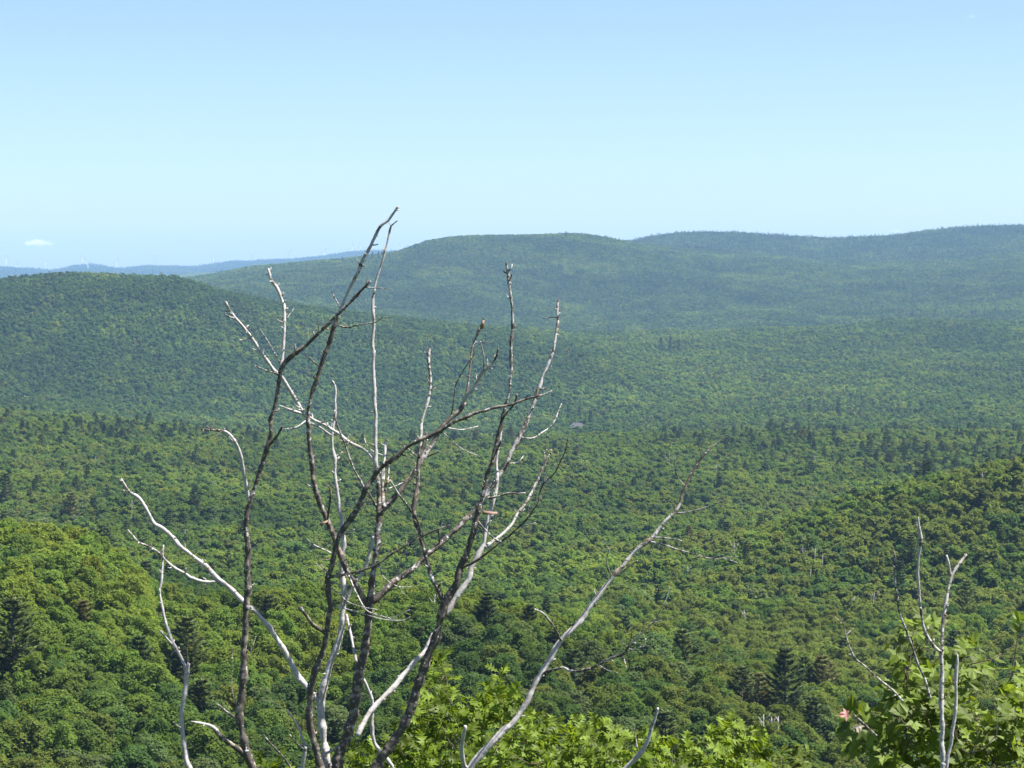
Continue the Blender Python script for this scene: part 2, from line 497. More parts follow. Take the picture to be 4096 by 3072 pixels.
def crown(seed, nface, size, H=14.0, Rr=4.3, nblob=40, low=0.30):
    """leaf tufts heaped under an uneven hull"""
    rr = np.random.default_rng(seed)
    cz = H * (low + .5) / 1.5; hz = H - cz
    lean = rr.normal(0, .5, 2); bl = []
    lob = rr.uniform(0, 6.28, 3)
    for i in range(nblob):
        a = rr.random() * 6.283
        edge = Rr * (1 + .16 * math.sin(2 * a + lob[0]) + .12 * math.sin(3 * a + lob[1]))
        q = math.sqrt(rr.random()) * 0.92
        r_ = edge * q
        zz = cz + hz * (1 - q ** 2.2) * (0.93 + .07 * math.sin(3 * a + lob[2])) + rr.normal() * .07 * hz
        if i > nblob * .72: zz = rr.uniform(H * low * .8, zz)
        bl.append((r_ * math.cos(a) + lean[0] * zz / H, r_ * math.sin(a) + lean[1] * zz / H, zz, Rr * rr.uniform(.17, .36) * (1.35 if nblob < 15 else 1.0 if nblob < 40 else .74)))
    bl.append((0, 0, cz + hz * .2, Rr * .62))
    bl = np.array(bl)
    w = bl[:, 3] ** 2; w[-1] *= .3; w /= w.sum()
    pos = []; nor = []; tot = 0
    while tot < nface:
        k = rr.choice(len(bl), nface, p=w)
        d = rr.normal(size=(nface, 3)); d /= np.linalg.norm(d, axis=1)[:, None]
        d[:, 2] = np.where(rr.random(nface) < 0.5, np.abs(d[:, 2]), d[:, 2])
        p = bl[k, :3] + d * bl[k, 3:4] * (0.80 + 0.35 * rr.random((nface, 1)) ** 1.5) * np.array([1, 1, .85])
        dist = np.linalg.norm(p[:, None, :] - bl[None, :, :3], axis=2) / bl[None, :, 3]
        keep = dist.min(1) > 0.70
        pos.append(p[keep]); nor.append(d[keep]); tot += keep.sum()
    p = np.concatenate(pos)[:nface]; n = np.concatenate(nor)[:nface]
    n = n * .9 + rr.normal(size=n.shape) * 0.5 + np.array([0, 0, 0.75]); n /= np.linalg.norm(n, axis=1)[:, None]
    return leaf_quads(p, n, size * (0.55 + 0.9 * rr.random(len(p))), rr)


def trunk_geo(H, r, seed, forks=4, Rr=3.0):
    mb = MB(); rr = random.Random(seed)
    mb.tube([(0, 0, -1.0), (0.05, 0.03, H * 0.3), (-0.04, 0.05, H * 0.55), (0.08, 0, H * 0.85)], [r, r * 0.8, r * 0.55, r * 0.15], 7)
    for i in range(forks):
        a = i * 2.4 + rr.random(); z = H * (0.35 + 0.1 * i)
        mb.tube([(0, 0, z), (Rr * .35 * math.cos(a), Rr * .35 * math.sin(a), z + H * .1), (Rr * .75 * math.cos(a), Rr * .75 * math.sin(a), z + H * .22)], [r * .4, r * .28, r * .1], 5)
    return mb


def merge(parts, name, mats):
    v = []; f = []; fm = []; n = 0
    for k, (pv, pf) in enumerate(parts):
        pv = np.asarray(pv, float); v.append(pv); f += [tuple(int(i) + n for i in t) for t in pf]; fm += [k] * len(pf); n += len(pv)
    return mesh_np(name, np.concatenate(v), f, mats, fm)


def pine_geo(seed, H=16.0, spread=0.27, whorls=15, per=6, tufts=9, q=(0.72, 0.10), start=0.22, droop=0.0, blades=5):
    """needle sprays set along whorled boughs"""
    rr = np.random.default_rng(seed)
    C = []; Dv = []; boughs = MB()
    boughs.tube([(0, 0, -1), (0.03, 0, H * .5), (0, 0.04, H * .98)], [H * .014, H * .009, H * .002], 7)
    for w in range(whorls):
        t = start + (1 - start) * (w / (whorls - 1)) ** 0.92
        z = H * t * 0.97
        for k in range(per):
            a = w * 1.1 + k * 2 * np.pi / per + rr.normal() * 0.3
            Lb = (H * spread * (1 - t) ** 0.75 + 0.35) * (0.55 + 0.6 * rr.random())
            up = 0.42 + 0.35 * t - droop * 1.3
            pts = []
            for s in np.linspace(0, 1, 6):
                pts.append((math.cos(a) * Lb * s, math.sin(a) * Lb * s, z + Lb * (up * s * s - 0.05 * s)))
            boughs.tube(pts, np.linspace(H * .003, H * .0008, 6), 4)
            for i in range(tufts):
                s = 0.25 + 0.75 * (i + rr.random()) / tufts
                c = np.array([math.cos(a) * Lb * s, math.sin(a) * Lb * s, z + Lb * (up * s * s - 0.05 * s)])
                side = np.array([-math.sin(a), math.cos(a), 0.0])
                for b in range(blades):
                    d = np.array([math.cos(a), math.sin(a), 0.25 + 0.4 * rr.random()]) + side * rr.normal() * 0.8
                    d /= np.linalg.norm(d)
                    C.append(c + side * rr.normal() * 0.22 * (1 - s * 0.5) * Lb * 0.45 + np.array([0, 0, rr.normal() * 0.08])); Dv.append(d)
    C = np.array(C); Dv = np.array(Dv); m = len(C)
    sd = np.cross(Dv, rr.normal(size=(m, 3)) * 0.5 + np.array([0, 0, 1.0])); sd /= np.linalg.norm(sd, axis=1)[:, None]
    L = q[0] * (0.6 + 0.8 * rr.random((m, 1))); W = q[1] * (0.7 + 0.6 * rr.random((m, 1)))
    v = np.stack([C, C + Dv * L * .5 + sd * W, C + Dv * L, C + Dv * L * .5 - sd * W], 1).reshape(-1, 3)
    f = np.arange(m * 4).reshape(m, 4)
    return v, f, boughs


# prototypes (data only; the near trees use them as real objects)
NB = 5
near_crowns = []; near_trunks = []
for i in range(NB):
    v, f = crown(100 + i, 8000, 0.175, H=13.5 + 0.6 * i, Rr=[4.4, 3.9, 4.8, 4.1, 4.5][i], nblob=[92, 80, 104, 86, 96][i], low=0.26)
    near_crowns.append(mesh_np("broadleaf_crown", v, f, M_LEAF))
    near_trunks.append(trunk_geo(13.5 + 0.6 * i, 0.2, i).mesh("broadleaf_trunk", M_TRUNK, True))
near_pines = []
for i in range(3):
    v, f, bg_ = pine_geo(300 + i, H=15 + i, spread=[.29, .33, .26][i], whorls=[13, 14, 15][i])
    near_pines.append((mesh_np("pine_needles", v, f, M_NEEDLE), bg_.mesh("pine_boughs", M_TRUNK, True)))
spruce = []
for i in range(2):
    v, f, bg_ = pine_geo(340 + i, H=15, spread=.17, whorls=20, per=5, tufts=5, q=(0.75, 0.2), start=0.1, droop=.45, blades=3)
    spruce.append((mesh_np("spruce_needles", v, f, M_NEEDLE), bg_.mesh("spruce_boughs", M_TRUNK, True)))

proto = bpy.data.collections.new("tree_shapes")     # never linked to the scene: only instanced by the forest
PROTO = []


def add_proto(me):
    PROTO.append(me)
    o = bpy.data.objects.new("shape_%03d" % len(PROTO), me)
    proto.objects.link(o)
    return len(PROTO) - 1


P_NEAR = [add_proto(m) for m in near_crowns]
P_MID = []
for i in range(6):
    v, f = crown(500 + i, 1300, 0.40, H=13 + 0.5 * i, Rr=[4.5, 4.0, 5.0, 4.2, 4.7, 3.6][i], nblob=[26, 22, 32, 24, 28, 20][i], low=0.2)
    P_MID.append(add_proto(mesh_np("mid_crown", v, f, M_LEAF)))
P_FAR = []
for i in range(6):
    v, f = crown(600 + i, 260, 0.80, H=13 + 0.5 * i, Rr=[4.8, 4.3, 5.2, 4.5, 5.0, 4.0][i], nblob=[11, 10, 13, 11, 12, 9][i], low=0.1)
    P_FAR.append(add_proto(mesh_np("far_crown", v, f, M_LEAF)))
P_PINE = [add_proto(p[0]) for p in near_pines]
P_SPR = [add_proto(p[0]) for p in spruce]
P_FCON = []
for i in range(3):
    v, f, _ = pine_geo(700 + i, H=15, spread=[.2, .24, .17][i], whorls=11, per=4, tufts=2, q=(1.7, 0.55), start=0.1, droop=.3, blades=1)
    P_FCON.append(add_proto(mesh_np("far_conifer", v, f, M_NEEDLE)))

# ------------------------------------------------------------------ where the trees stand
TONES = [("yellow-green", (0.142, 0.186, 0.032)), ("bright green", (0.118, 0.176, 0.034)), ("mid green", (0.098, 0.154, 0.034)),
         ("dark green", (0.070, 0.120, 0.034)), ("grey-green", (0.108, 0.152, 0.056)), ("olive", (0.124, 0.158, 0.036))]
TC = np.array([t[1] for t in TONES])
CON = np.array([[0.050, 0.076, 0.032], [0.078, 0.108, 0.038], [0.125, 0.132, 0.046]])



def scatter(d0, d1, s, wide):
    """jittered grid of places between two distances"""
    xs = np.arange(-wide * d1, wide * d1, s); ys = np.arange(d0 * 0.94, d1, s)
    X, Y = np.meshgrid(xs, ys); X = X + s * 0.5 * (np.arange(len(ys)) % 2)[:, None]
    X = (X + rng.uniform(-.42, .42, X.shape) * s).ravel(); Y = (Y + rng.uniform(-.42, .42, Y.shape) * s).ravel()
    rho = np.hypot(X, Y)
    k = (rho >= d0) & (rho < d1) & (np.abs(X / Y) < wide)
    return X[k], Y[k]


pts = []
for d0, d1, s, wide, lod in ((285, 760, 4.7, 0.25, 0), (760, 2300, 5.4, 0.235, 1), (2300, 10700, 8.2, 0.23, 2), (15800, 18300, 15.0, 0.225, 3)):
    X, Y = scatter(d0, d1, s, wide)
    Z = ground(X, Y)
    rho = np.hypot(X, Y)
    vis = ~hidden_by(X, Y, Z + 18 * (1.4 if lod == 3 else 1), 5 if lod < 2 else 8)
    vis &= (Z + 22) / rho > -0.235
    # clearing round the house, open towards the viewer
    dx = X - HX; dy = Y - HY
    vis &= ~((np.abs(dx) < 14) & (np.abs(dy) < 12))
    vis &= ~((dx > -8) & (dx < 9) & (dy > -110) & (dy < 0))
    vis &= ~((dx > -12) & (dx < 14) & (dy > -36) & (dy < 0))
    X, Y, Z = X[vis], Y[vis], Z[vis]
    pts.append((X, Y, Z, np.full(len(X), lod)))
X, Y, Z, LOD = [np.concatenate([p[i] for p in pts]) for i in range(4)]
n = len(X)
rho = np.hypot(X, Y); U = X / Y
patch = vnoise(X / 45, Y / 65, 21) * 0.55 + vnoise(X / 150, Y / 230, 22) * 0.7 + vnoise(X / 420, Y / 600, 25) * 0.5
stand = vnoise(X / 70, Y / 100, 23) * 0.75 + vnoise(X / 330, Y / 420, 24) * 0.8
con_p = 0.018 + np.clip(0.8 * np.clip(stand - 0.5, 0, 0.6), 0, np.where(LOD == 1, .08, .3))
con_p = np.where(LOD == 3, 0.5, con_p)
con_p = np.where((LOD == 2) & (rho > 7600), con_p + 0.10, con_p)
con_p = np.where((LOD == 1) & (U > 0.10) & (rho > 1550), con_p + 0.04, con_p)
con_p = np.where(LOD == 0, con_p * 0.2, con_p)
is_con = rng.random(n) < con_p
# tone by patch, with regional leanings: bright on the near left slope, olive on the right shoulder
right = np.clip((U - 0.02) / 0.1, 0, 1) * np.clip((2100 - rho) / 900, 0, 1)
nearl = np.clip((560 - rho) / 80, 0, 1) * np.clip((0.1 - U) / 0.08, 0, 1)
pp = patch.clip(0, 1); pm = (-patch).clip(0, 1)
warm = np.clip((2050 - rho) / 250, 0, 1) * np.clip((rho - 1000) / 300, 0, 1)          # the slope this side of the valley, yellowed against the hazy hills
behind = np.clip((rho - 500) / 60, 0, 1) * np.clip((1000 - rho) / 150, 0, 1)       # the hollow past the near crest
lefth = np.clip((rho - 2300) / 200, 0, 1) * np.clip((4900 - rho) / 300, 0, 1) * np.clip((0.05 - U) / 0.06, 0, 1)  # left hill, darkened against the hazier hills behind it
W = np.stack([0.05 + 0.40 * nearl + 0.30 * pp + 0.10 * warm, 0.14 + 0.55 * nearl + 0.45 * pp, 0.46 - 0.25 * pp,
              0.10 + 0.75 * pm + 1.5 * lefth + 0.4 * (rho > 2300) + 0.35 * behind, 0.06 + 0.16 * pm, 0.08 + 1.6 * right * np.clip((1080 - rho) / 60, 0.1, 1) + 0.1 * pp + 0.08 * warm], 1)  # leaf tone carries part of the haze step: warm before the valley, dark beyond
W /= W.sum(1)[:, None]
u_ = (0.5 + 0.5 * vnoise(X / 38, Y / 55, 31)) * 0.62 + 0.38 * rng.random(n)
u_ = np.argsort(np.argsort(u_)) / n                             # neighbours tend to be of one kind
tone = (np.cumsum(W, 1) < u_[:, None]).sum(1).clip(0, 5)
br = np.exp(rng.normal(0, 0.075, n)) * (1 + 0.20 * patch.clip(-1, 1))
tint = TC[tone] * br[:, None] * np.exp(rng.normal(0, 0.03, (n, 3)))
ct = rng.choice(3, n, p=[.62, .32, .06])
tint[is_con] = CON[ct[is_con]] * br[is_con, None]
scl = rng.uniform(0.82, 1.10, n) * np.where(LOD == 3, 1.5, 1.0)
scl = np.where(is_con, scl * rng.uniform(0.9, 1.4, n) * np.where(rho > 7600, 1.15, 1.0), scl)
wid = scl * rng.uniform(0.78, 1.12, n)
pick = np.zeros(n, int)
for lod, P in ((0, P_NEAR), (1, P_MID), (2, P_FAR), (3, P_FAR)):
    k = LOD == lod; pick[k] = np.array(P)[rng.integers(0, len(P), k.sum())]
for lod, P in ((0, P_PINE + P_SPR), (1, P_SPR + P_SPR + P_PINE), (2, P_FCON), (3, P_FCON)):
    k = (LOD == lod) & is_con; pick[k] = np.array(P)[rng.integers(0, len(P), k.sum())]
rot = rng.uniform(0, 2 * np.pi, n)

# ---- conifers one can tell apart in the photograph: (x, top row, foot row, kind, colour)
PINES = [
    (150, 1052, 1122, 'p', 2, "golden-brown pine standing alone in the canopy, left of the dead tree"),
    (10, 1010, 1085, 'p', 1, "dark pine cut by the left edge, upper of the two there"),
    (6, 1090, 1150, 'p', 1, "dark pine cut by the left edge just above the bright crest"),
    (196, 1128, 1172, 'p', 0, "small dark pine at the right end of the bright near crest"),
    (270, 1112, 1150, 'p', 1, "small pine beside the tip of the lowest pale limb"),
    (312, 1192, 1262, 'p', 1, "olive pine behind the forked pale dead stem"),
    (22, 1258, 1425, 'p', 1, "large feathery pine at the left edge on the near slope"),
    (175, 1262, 1315, 'p', 2, "faded brown pine on the near slope right of the large left pine"),
    (400, 1300, 1425, 'p', 1, "large feathery pine right of the forked pale dead stem"),
    (432, 1430, 1515, 'p', 1, "broad pine low on the slope between the pale stem and dark limb"),
    (297, 1345, 1410, 'p', 0, "dark green pine in a hollow left of the forked pale stem"),
    (720, 1508, 1605, 's', 0, "slim spruce between the two lowest dark stems of the dead tree"),
    (577, 1255, 1335, 'p', 1, "pine just right of the leftmost dark limb"),
    (903, 1328, 1382, 'p', 1, "small pine left of the forked right-hand dark stem"),
    (888, 1280, 1330, 'p', 1, "pale pine between the central trunk and the right-hand dark stem"),
    (1052, 1250, 1330, 'p', 0, "dark dense pine right of the silver limb's foot"),
    (1085, 1262, 1325, 'p', 0, "dark pine beside the dense one right of the silver limb"),
    (1118, 1288, 1330, 'p', 1, "low pine left of the short curved stub on the long right limb"),
    (1180, 1268, 1318, 's', 0, "dark pointed spruce left of the long right limb"),
    (1216, 1266, 1300, 's', 0, "smaller pointed spruce touching the long right limb"),
    (1200, 1333, 1380, 'p', 0, "pine in the angle of the short curved stub"),
    (1240, 1370, 1448, 'p', 0, "dark pine just right of the long right limb"),
    (1326, 1368, 1412, 'p', 0, "shaded pine above the elbow of the drooping lichened twig"),
    (1476, 1330, 1420, 'p', 1, "olive pine right of the drooping twig's tip"),
    (1546, 1356, 1410, 'p', 0, "pine between the olive pine and the right pair of pines"),
    (1606, 1408, 1498, 'p', 1, "tall olive pine, left of the right-hand pine pair"),
    (1642, 1422, 1500, 'p', 2, "golden pine, right of the tall olive pine"),
    (1261, 1457, 1512, 'p', 0, "pine under the drooping lichened twig"),
    (1440, 1503, 1595, 'p', 1, "upswept pine above the oak foliage, beside the broken white stub"),
    (1700, 1368, 1525, 'p', 0, "biggest dark pine left of the maple"),
    (1780, 1388, 1485, 'p', 2, "golden-lit pine just left of the curved bare maple twig"),
    (1760, 1470, 1575, 's', 0, "dark spruce directly left of the red maple leaf"),
    (1862, 1418, 1478, 'p', 1, "olive pine behind the curved bare maple twig"),
    (1803, 922, 956, 's', 0, "dark pointed spruce alone at the valley edge, far right"),
    (1880, 930, 992, 's', 1, "spruce left in the row at the valley edge"),
    (1913, 932, 978, 's', 0, "thin spruce second in the row at the valley edge"),
    (1978, 936, 978, 's', 0, "dark spruce in the middle of the row at the valley edge"),
    (2004, 944, 985, 's', 1, "spruce right of the middle one in the valley-edge row"),
    (2026, 932, 962, 's', 0, "tall tiered spruce near the right end of the valley-edge row"),
    (2060, 984, 1008, 's', 0, "short black-green spruce in front of the valley-edge row"),
    (2160, 952, 994, 's', 1, "layered spruce near the right edge of the photo"),
    (1750, 866, 898, 's', 0, "dark conifer left in the pair across the valley"),
    (1812, 860, 902, 's', 0, "dark conifer right in the pair across the valley"),
    (1252, 872, 905, 's', 0, "dark conifer behind the left end of the house roof"),
    (1276, 880, 918, 's', 0, "dark conifer right behind the house"),
    (1428, 726, 758, 's', 0, "dark conifer on the lower far slope, left of its cluster"),
    (1448, 724, 758, 's', 0, "dark conifer on the lower far slope, middle of its cluster"),
    (1466, 730, 760, 's', 0, "dark conifer on the lower far slope, right of its cluster"),
    (805, 543, 560, 's', 0, "left of two tall conifers on the far crest behind the treetop"),
    (818, 540, 558, 's', 0, "right of two tall conifers on the far crest behind the treetop"),
    (741, 554, 566, 's', 0, "bushy conifer on the far crest left of the treetop"),
    (1222, 499, 512, 's', 0, "little conifer on the summit of the middle far hill"),
    (1337, 513, 524, 's', 0, "little conifer on the saddle between the far hills"),
]
pine_xy = []
for (px, yt, yb, kd, c, lab) in PINES:
    x, y, d = locate(px, yb)
    hh = (yb - yt) * S_OV * K * d + 5.0            # top above the canopy foot line
    z = float(ground(x, y))
    top = (CANOPY - 2.0) + (yb - yt) * S_OV * K * d
    far = d > 1500
    src = spruce[int(px) % 2] if kd == 's' else near_pines[int(px) % 3]
    H0 = 15.0 if kd == 's' else 15.0 + int(px) % 3
    o = empty("spruce_tree" if kd == 's' else "pine_tree", (x, y, z - 1), random.random() * 6.28)
    s_ = top / H0
    w_ = s_ * (0.95 if kd == 's' else 1.1)
    if far: w_ *= 0.9
    o.scale = (w_, w_, s_)
    tag(o, lab, "spruce" if kd == 's' else "pine", "evergreens rising out of the broadleaf canopy")
    cr = link("crown", src[0], o); cr["tint"] = [float(t) for t in CON[c] * random.uniform(.9, 1.15)]
    link("trunk", src[1], o)
    pine_xy.append((x, y, 2.6 * s_ if d < 900 else 2.0))
px_ = np.array(pine_xy)
keep = np.ones(n, bool)
for x, y, r_ in px_:
    keep &= ~((np.abs(X - x) < r_ * .9) & (Y > y - r_ * 6.5) & (Y < y + r_))

# ---- the 300 broadleaf trees that show largest become things of their own
cand = np.where(keep & (LOD == 0) & ~is_con)[0]
size = scl[cand] / rho[cand]
top_el = (Z[cand] + 13.5 * scl[cand]) / rho[cand]
ok = (top_el > -0.213) & (np.abs(U[cand]) < 0.222) & ~hidden_by(X[cand], Y[cand], Z[cand] + 13 * scl[cand], 1.0)
cand = cand[ok]; size = size[ok]
cand = cand[np.argsort(-size)][:300]


def px_of(i):
    zt = Z[i] + 12 * scl[i]
    dpt = Y[i] * CP - zt * SP
    b = (Y[i] * SP + zt * CP) / dpt
    return (X[i] / dpt / K + 2048) / S_OV, (1536 - b / K) / S_OV


def area(px, py):
    for lim, nm in ((200, "far left"), (400, "left of the pale forked stem"), (530, "between pale stem and dark limb"),
                    (700, "behind the dead tree's left stems"), (860, "behind the dead tree's trunk"), (1010, "right of the dead tree's trunk"),
                    (1240, "behind the long right limb"), (1560, "above the oak foliage"), (1830, "left of the maple"), (9999, "behind the maple")):
        if px < lim: break
    for lim, rw in ((1300, "top"), (1400, "upper"), (1500, "middle"), (1580, "lower"), (9999, "lowest")):
        if py < lim: break
    return nm, rw


groups = {}
for i in cand:
    px, py = px_of(i); nm, rw = area(px, py)
    groups.setdefault((nm, rw, int(tone[i])), []).append((px, i))
ORD = ["first", "second", "third", "fourth", "fifth", "sixth", "seventh", "eighth", "ninth", "tenth", "eleventh", "twelfth", "thirteenth", "fourteenth", "fifteenth", "sixteenth", "seventeenth", "eighteenth", "nineteenth", "twentieth"]
print('largest label group', max(len(l) for l in groups.values()))
for (nm, rw, tn), lst in groups.items():
    lst.sort()
    for k, (px, i) in enumerate(lst):
        t = TONES[tn][0]
        if len(lst) == 1: lab = f"only {t} broadleaf tree in the {rw} canopy row, {nm}"
        else: lab = f"{ORD[k]} {t} broadleaf tree from left, {rw} canopy row, {nm}"
        o = empty("broadleaf_tree", (X[i], Y[i], Z[i]), rot[i])
        o.scale = (wid[i], wid[i], scl[i])
        tag(o, lab, "tree", "broadleaf trees on the near slope")
        v_ = int(pick[i]) - P_NEAR[0]
        c = link("crown", near_crowns[v_], o); c["tint"] = [float(q_) for q_ in tint[i]]
        link("trunk", near_trunks[v_], o)
keep[cand] = False


# ---- all the others: one forest of broadleaf trees, one of conifers
def forest(name, sel, label, cat):
    idx = np.where(sel)[0]
    me = bpy.data.meshes.new(name)
    me.vertices.add(len(idx))
    me.vertices.foreach_set("co", np.stack([X[idx], Y[idx], Z[idx]], 1).astype(np.float32).ravel())
    a = me.attributes.new("pick", 'INT', 'POINT'); a.data.foreach_set("value", pick[idx].astype(np.int32))
    a = me.attributes.new("turn", 'FLOAT_VECTOR', 'POINT'); a.data.foreach_set("vector", np.stack([0 * rot[idx], 0 * rot[idx], rot[idx]], 1).astype(np.float32).ravel())
    a = me.attributes.new("grow", 'FLOAT_VECTOR', 'POINT'); a.data.foreach_set("vector", np.stack([wid[idx], wid[idx], scl[idx]], 1).astype(np.float32).ravel())
    a = me.attributes.new("tint", 'FLOAT_COLOR', 'POINT'); a.data.foreach_set("color", np.concatenate([tint[idx], np.ones((len(idx), 1))], 1).astype(np.float32).ravel())
    o = link(name, me)
    ng = bpy.data.node_groups.new(name, 'GeometryNodeTree')
    ng.interface.new_socket("Geometry", in_out='INPUT', socket_type='NodeSocketGeometry')
    ng.interface.new_socket("Geometry", in_out='OUTPUT', socket_type='NodeSocketGeometry')
    gi_ = ng.nodes.new("NodeGroupInput"); go = ng.nodes.new("NodeGroupOutput")
    ci = ng.nodes.new("GeometryNodeCollectionInfo"); ci.inputs["Collection"].default_value = proto
    ci.inputs["Separate Children"].default_value = True; ci.inputs["Reset Children"].default_value = True
    ip = ng.nodes.new("GeometryNodeInstanceOnPoints"); ip.inputs["Pick Instance"].default_value = True
    def na(dt, nm):
        q_ = ng.nodes.new("GeometryNodeInputNamedAttribute"); q_.data_type = dt; q_.inputs[0].default_value = nm
        return [s for s in q_.outputs if s.enabled and s.name == "Attribute"][0]
    ng.links.new(gi_.outputs[0], ip.inputs["Points"])
    ng.links.new(ci.outputs[0], ip.inputs["Instance"])
    ng.links.new(na('INT', "pick"), ip.inputs["Instance Index"])
    ng.links.new(na('FLOAT_VECTOR', "turn"), ip.inputs["Rotation"])
    ng.links.new(na('FLOAT_VECTOR', "grow"), ip.inputs["Scale"])
    ng.links.new(ip.outputs[0], go.inputs[0])
    md = o.modifiers.new("forest", 'NODES'); md.node_group = ng
    tag(o, label, cat, None, "stuff")
    return len(idx)


n1 = forest("broadleaf_forest", keep & ~is_con, "mixed green broadleaf forest covering every slope and the valley", "forest")
n2 = forest("conifer_forest", keep & is_con, "scattered dark conifers growing among the broadleaf forest", "forest")
print("trees", n, n1, n2, "individual", len(cand), len(PINES))


# ------------------------------------------------------------------ dead birch snags in the canopy
SNAGS = [(2118, 1031, 1050, "bare white trunk near the right edge on the olive shoulder"), (1736, 1188, 1208, "white snag, left of two standing together below the shoulder"),
         (1753, 1188, 1209, "white forked snag, right of two standing together below the shoulder"), (1774, 1204, 1216, "low white branches right of the paired snags"),
         (1744, 1238, 1250, "small white snag below the paired snags"), (1763, 986, 1003, "thin white trunk by the dark valley-edge spruces"),
         (1879, 1282, 1311, "branchy white snag halfway up left of the bare maple twig"), (1850, 1292, 1314, "thin grey snag left of the branchy white one"),
         (1839, 1472, 1496, "white bare branches beside the curved maple twig"), (1671, 1548, 1572, "white snag, left of two above the small sapling"),
         (1683, 1548, 1572, "white snag, right of two above the small sapling"), (1646, 1546, 1592, "bare white tree beside the right end of the oak foliage"),
         (930, 1288, 1322, "pale snag left of the right-hand dark stem"), (1018, 1283, 1312, "pale snag right of the silver limb's foot"),
         (1446, 978, 1010, "grey bare crown left of the long limb's tip"), (1548, 1004, 1022, "grey bare crown right of the long limb's tip"),
         (1590, 1172, 1200, "white forked snag right of the arching twig's end"), (1491, 1228, 1248, "white snag under the arching twig"),
         (206, 988, 1000, "white trunk glimpsed high on the left slope"), (285, 1085, 1110, "thin white trunk beside the topmost pale limb"),
         (226, 1058, 1070, "short white trunk left of the topmost pale limb"), (405, 1145, 1162, "thin white trunk above the long silver limb"),
         (1614, 1322, 1345, "pale snag above the tall olive pine")]
for k, (px, yt, yb, lab) in enumerate(SNAGS):
    x, y, d = locate(px, yb); z = float(ground(x, y))
    mm = S_OV * K * d
    top = CANOPY + 1.5 + (yb - yt) * mm * 1.0
    rr = random.Random(50 + k)
    o = empty("dead_birch", (x, y - 6, z - 0.5)); tag(o, lab, "dead tree", "white snags scattered in the canopy")
    r0 = max(0.10, 0.30 * mm)
    mb = MB(); ln = 0.6 * rr.uniform(-1, 1)
    mb.tube([(0, 0, 0), (ln, 0, top * .5), (ln * 1.5, 0.1, top * .8), (ln * 2, 0, top)], [r0, r0 * .9, r0 * .8, r0 * .45], 6)
    link("trunk", mb.mesh("snag_trunk", M_BIRCH, True), o)
    for b in range(rr.randint(3, 5) if (yb - yt) > 14 else 2):
        mb = MB(); a = rr.choice([-1, 1]) * rr.uniform(.5, 1.4); L = (yb - yt) * mm * rr.uniform(.25, .55); zz = top - (yb - yt) * mm * rr.uniform(.25, .75)
        p0 = (ln * 1.5, 0.05, zz)
        mb.tube([p0, (p0[0] + a * L * .4, -.2, zz + L * .4), (p0[0] + a * L * .65, -.3, zz + L * .95)], [r0 * .55, r0 * .42, r0 * .22], 5)
        link("branch", mb.mesh("snag_branch", M_BIRCH, True), o)

# ------------------------------------------------------------------ house in the valley
hz = float(ground(HX, HY)) + 2.7
hs = empty("house", (HX, HY, hz), R(-14))
tag(hs, "brown house with a grey hipped roof half hidden by trees in the valley", "house")
mb = MB(); mb.box((0, 0, 0.2), (18.6, 9.6, 6.4))
link("wall", mb.mesh("house_wall", M_WALL), hs)
mb = MB()
e, rg, zt = (11.2, 7.0), 4.0, 7.6
v = [(-e[0], -e[1], 3.1), (e[0], -e[1], 3.1), (e[0], e[1], 3.1), (-e[0], e[1], 3.1), (-rg, 0, zt), (rg, 0, zt)]
v2 = [(a, b, c - .28) for a, b, c in v[:4]]
mb.add(v + v2, [(0, 1, 5, 4), (1, 2, 5), (2, 3, 4, 5), (3, 0, 4), (7, 6, 0, 3)[::-1] if False else (6, 7, 1, 0), (7, 8, 2, 1), (8, 9, 3, 2), (9, 6, 0, 3), (9, 8, 7, 6)])
rf = link("roof", mb.mesh("house_roof", M_ROOF), hs)
mb = MB(); mb.box((-1.2, 0.6, 7.4), (1.3, 1.3, 3.0)); mb.box((-1.2, 0.6, 9.0), (1.6, 1.6, 0.25))
link("chimney", mb.mesh("house_chimney", M_BRICK), rf)
for wx in (-5.5, -1.8, 2.2, 5.8):
    mb = MB(); mb.box((wx, -4.83, 1.2), (1.7, 0.1, 1.6))
    w_ = link("window", mb.mesh("window_frame", M_TRIM), hs)
    mb = MB(); mb.box((wx, -4.90, 1.2), (1.35, 0.06, 1.25))
    link("pane", mb.mesh("window_pane", M_GLASS), w_)
mb = MB(); mb.box((4.0, -4.86, -1.2), (1.1, 0.1, 2.2)); link("door", mb.mesh("house_door", M_TRIM), hs)
gxs = np.linspace(HX - 4, HX + 10, 9); gys = np.linspace(HY - 90, HY - 5, 12)
GX, GY = np.meshgrid(gxs, gys)
f_t = np.clip((GY - (HY - 90)) / 85, 0, 1)
GZ = ground(GX, GY) * (1 - f_t) + (hz - 2.6) * f_t + 0.6
gi = np.arange(GX.size).reshape(GX.shape)
qf = np.stack([gi[:-1, :-1], gi[:-1, 1:], gi[1:, 1:], gi[1:, :-1]], -1).reshape(-1, 4)
tag(link("lawn", mesh_np("lawn", np.stack([GX.ravel(), GY.ravel(), GZ.ravel()], 1), qf, M_LAWN, smooth=True)), kind="structure")

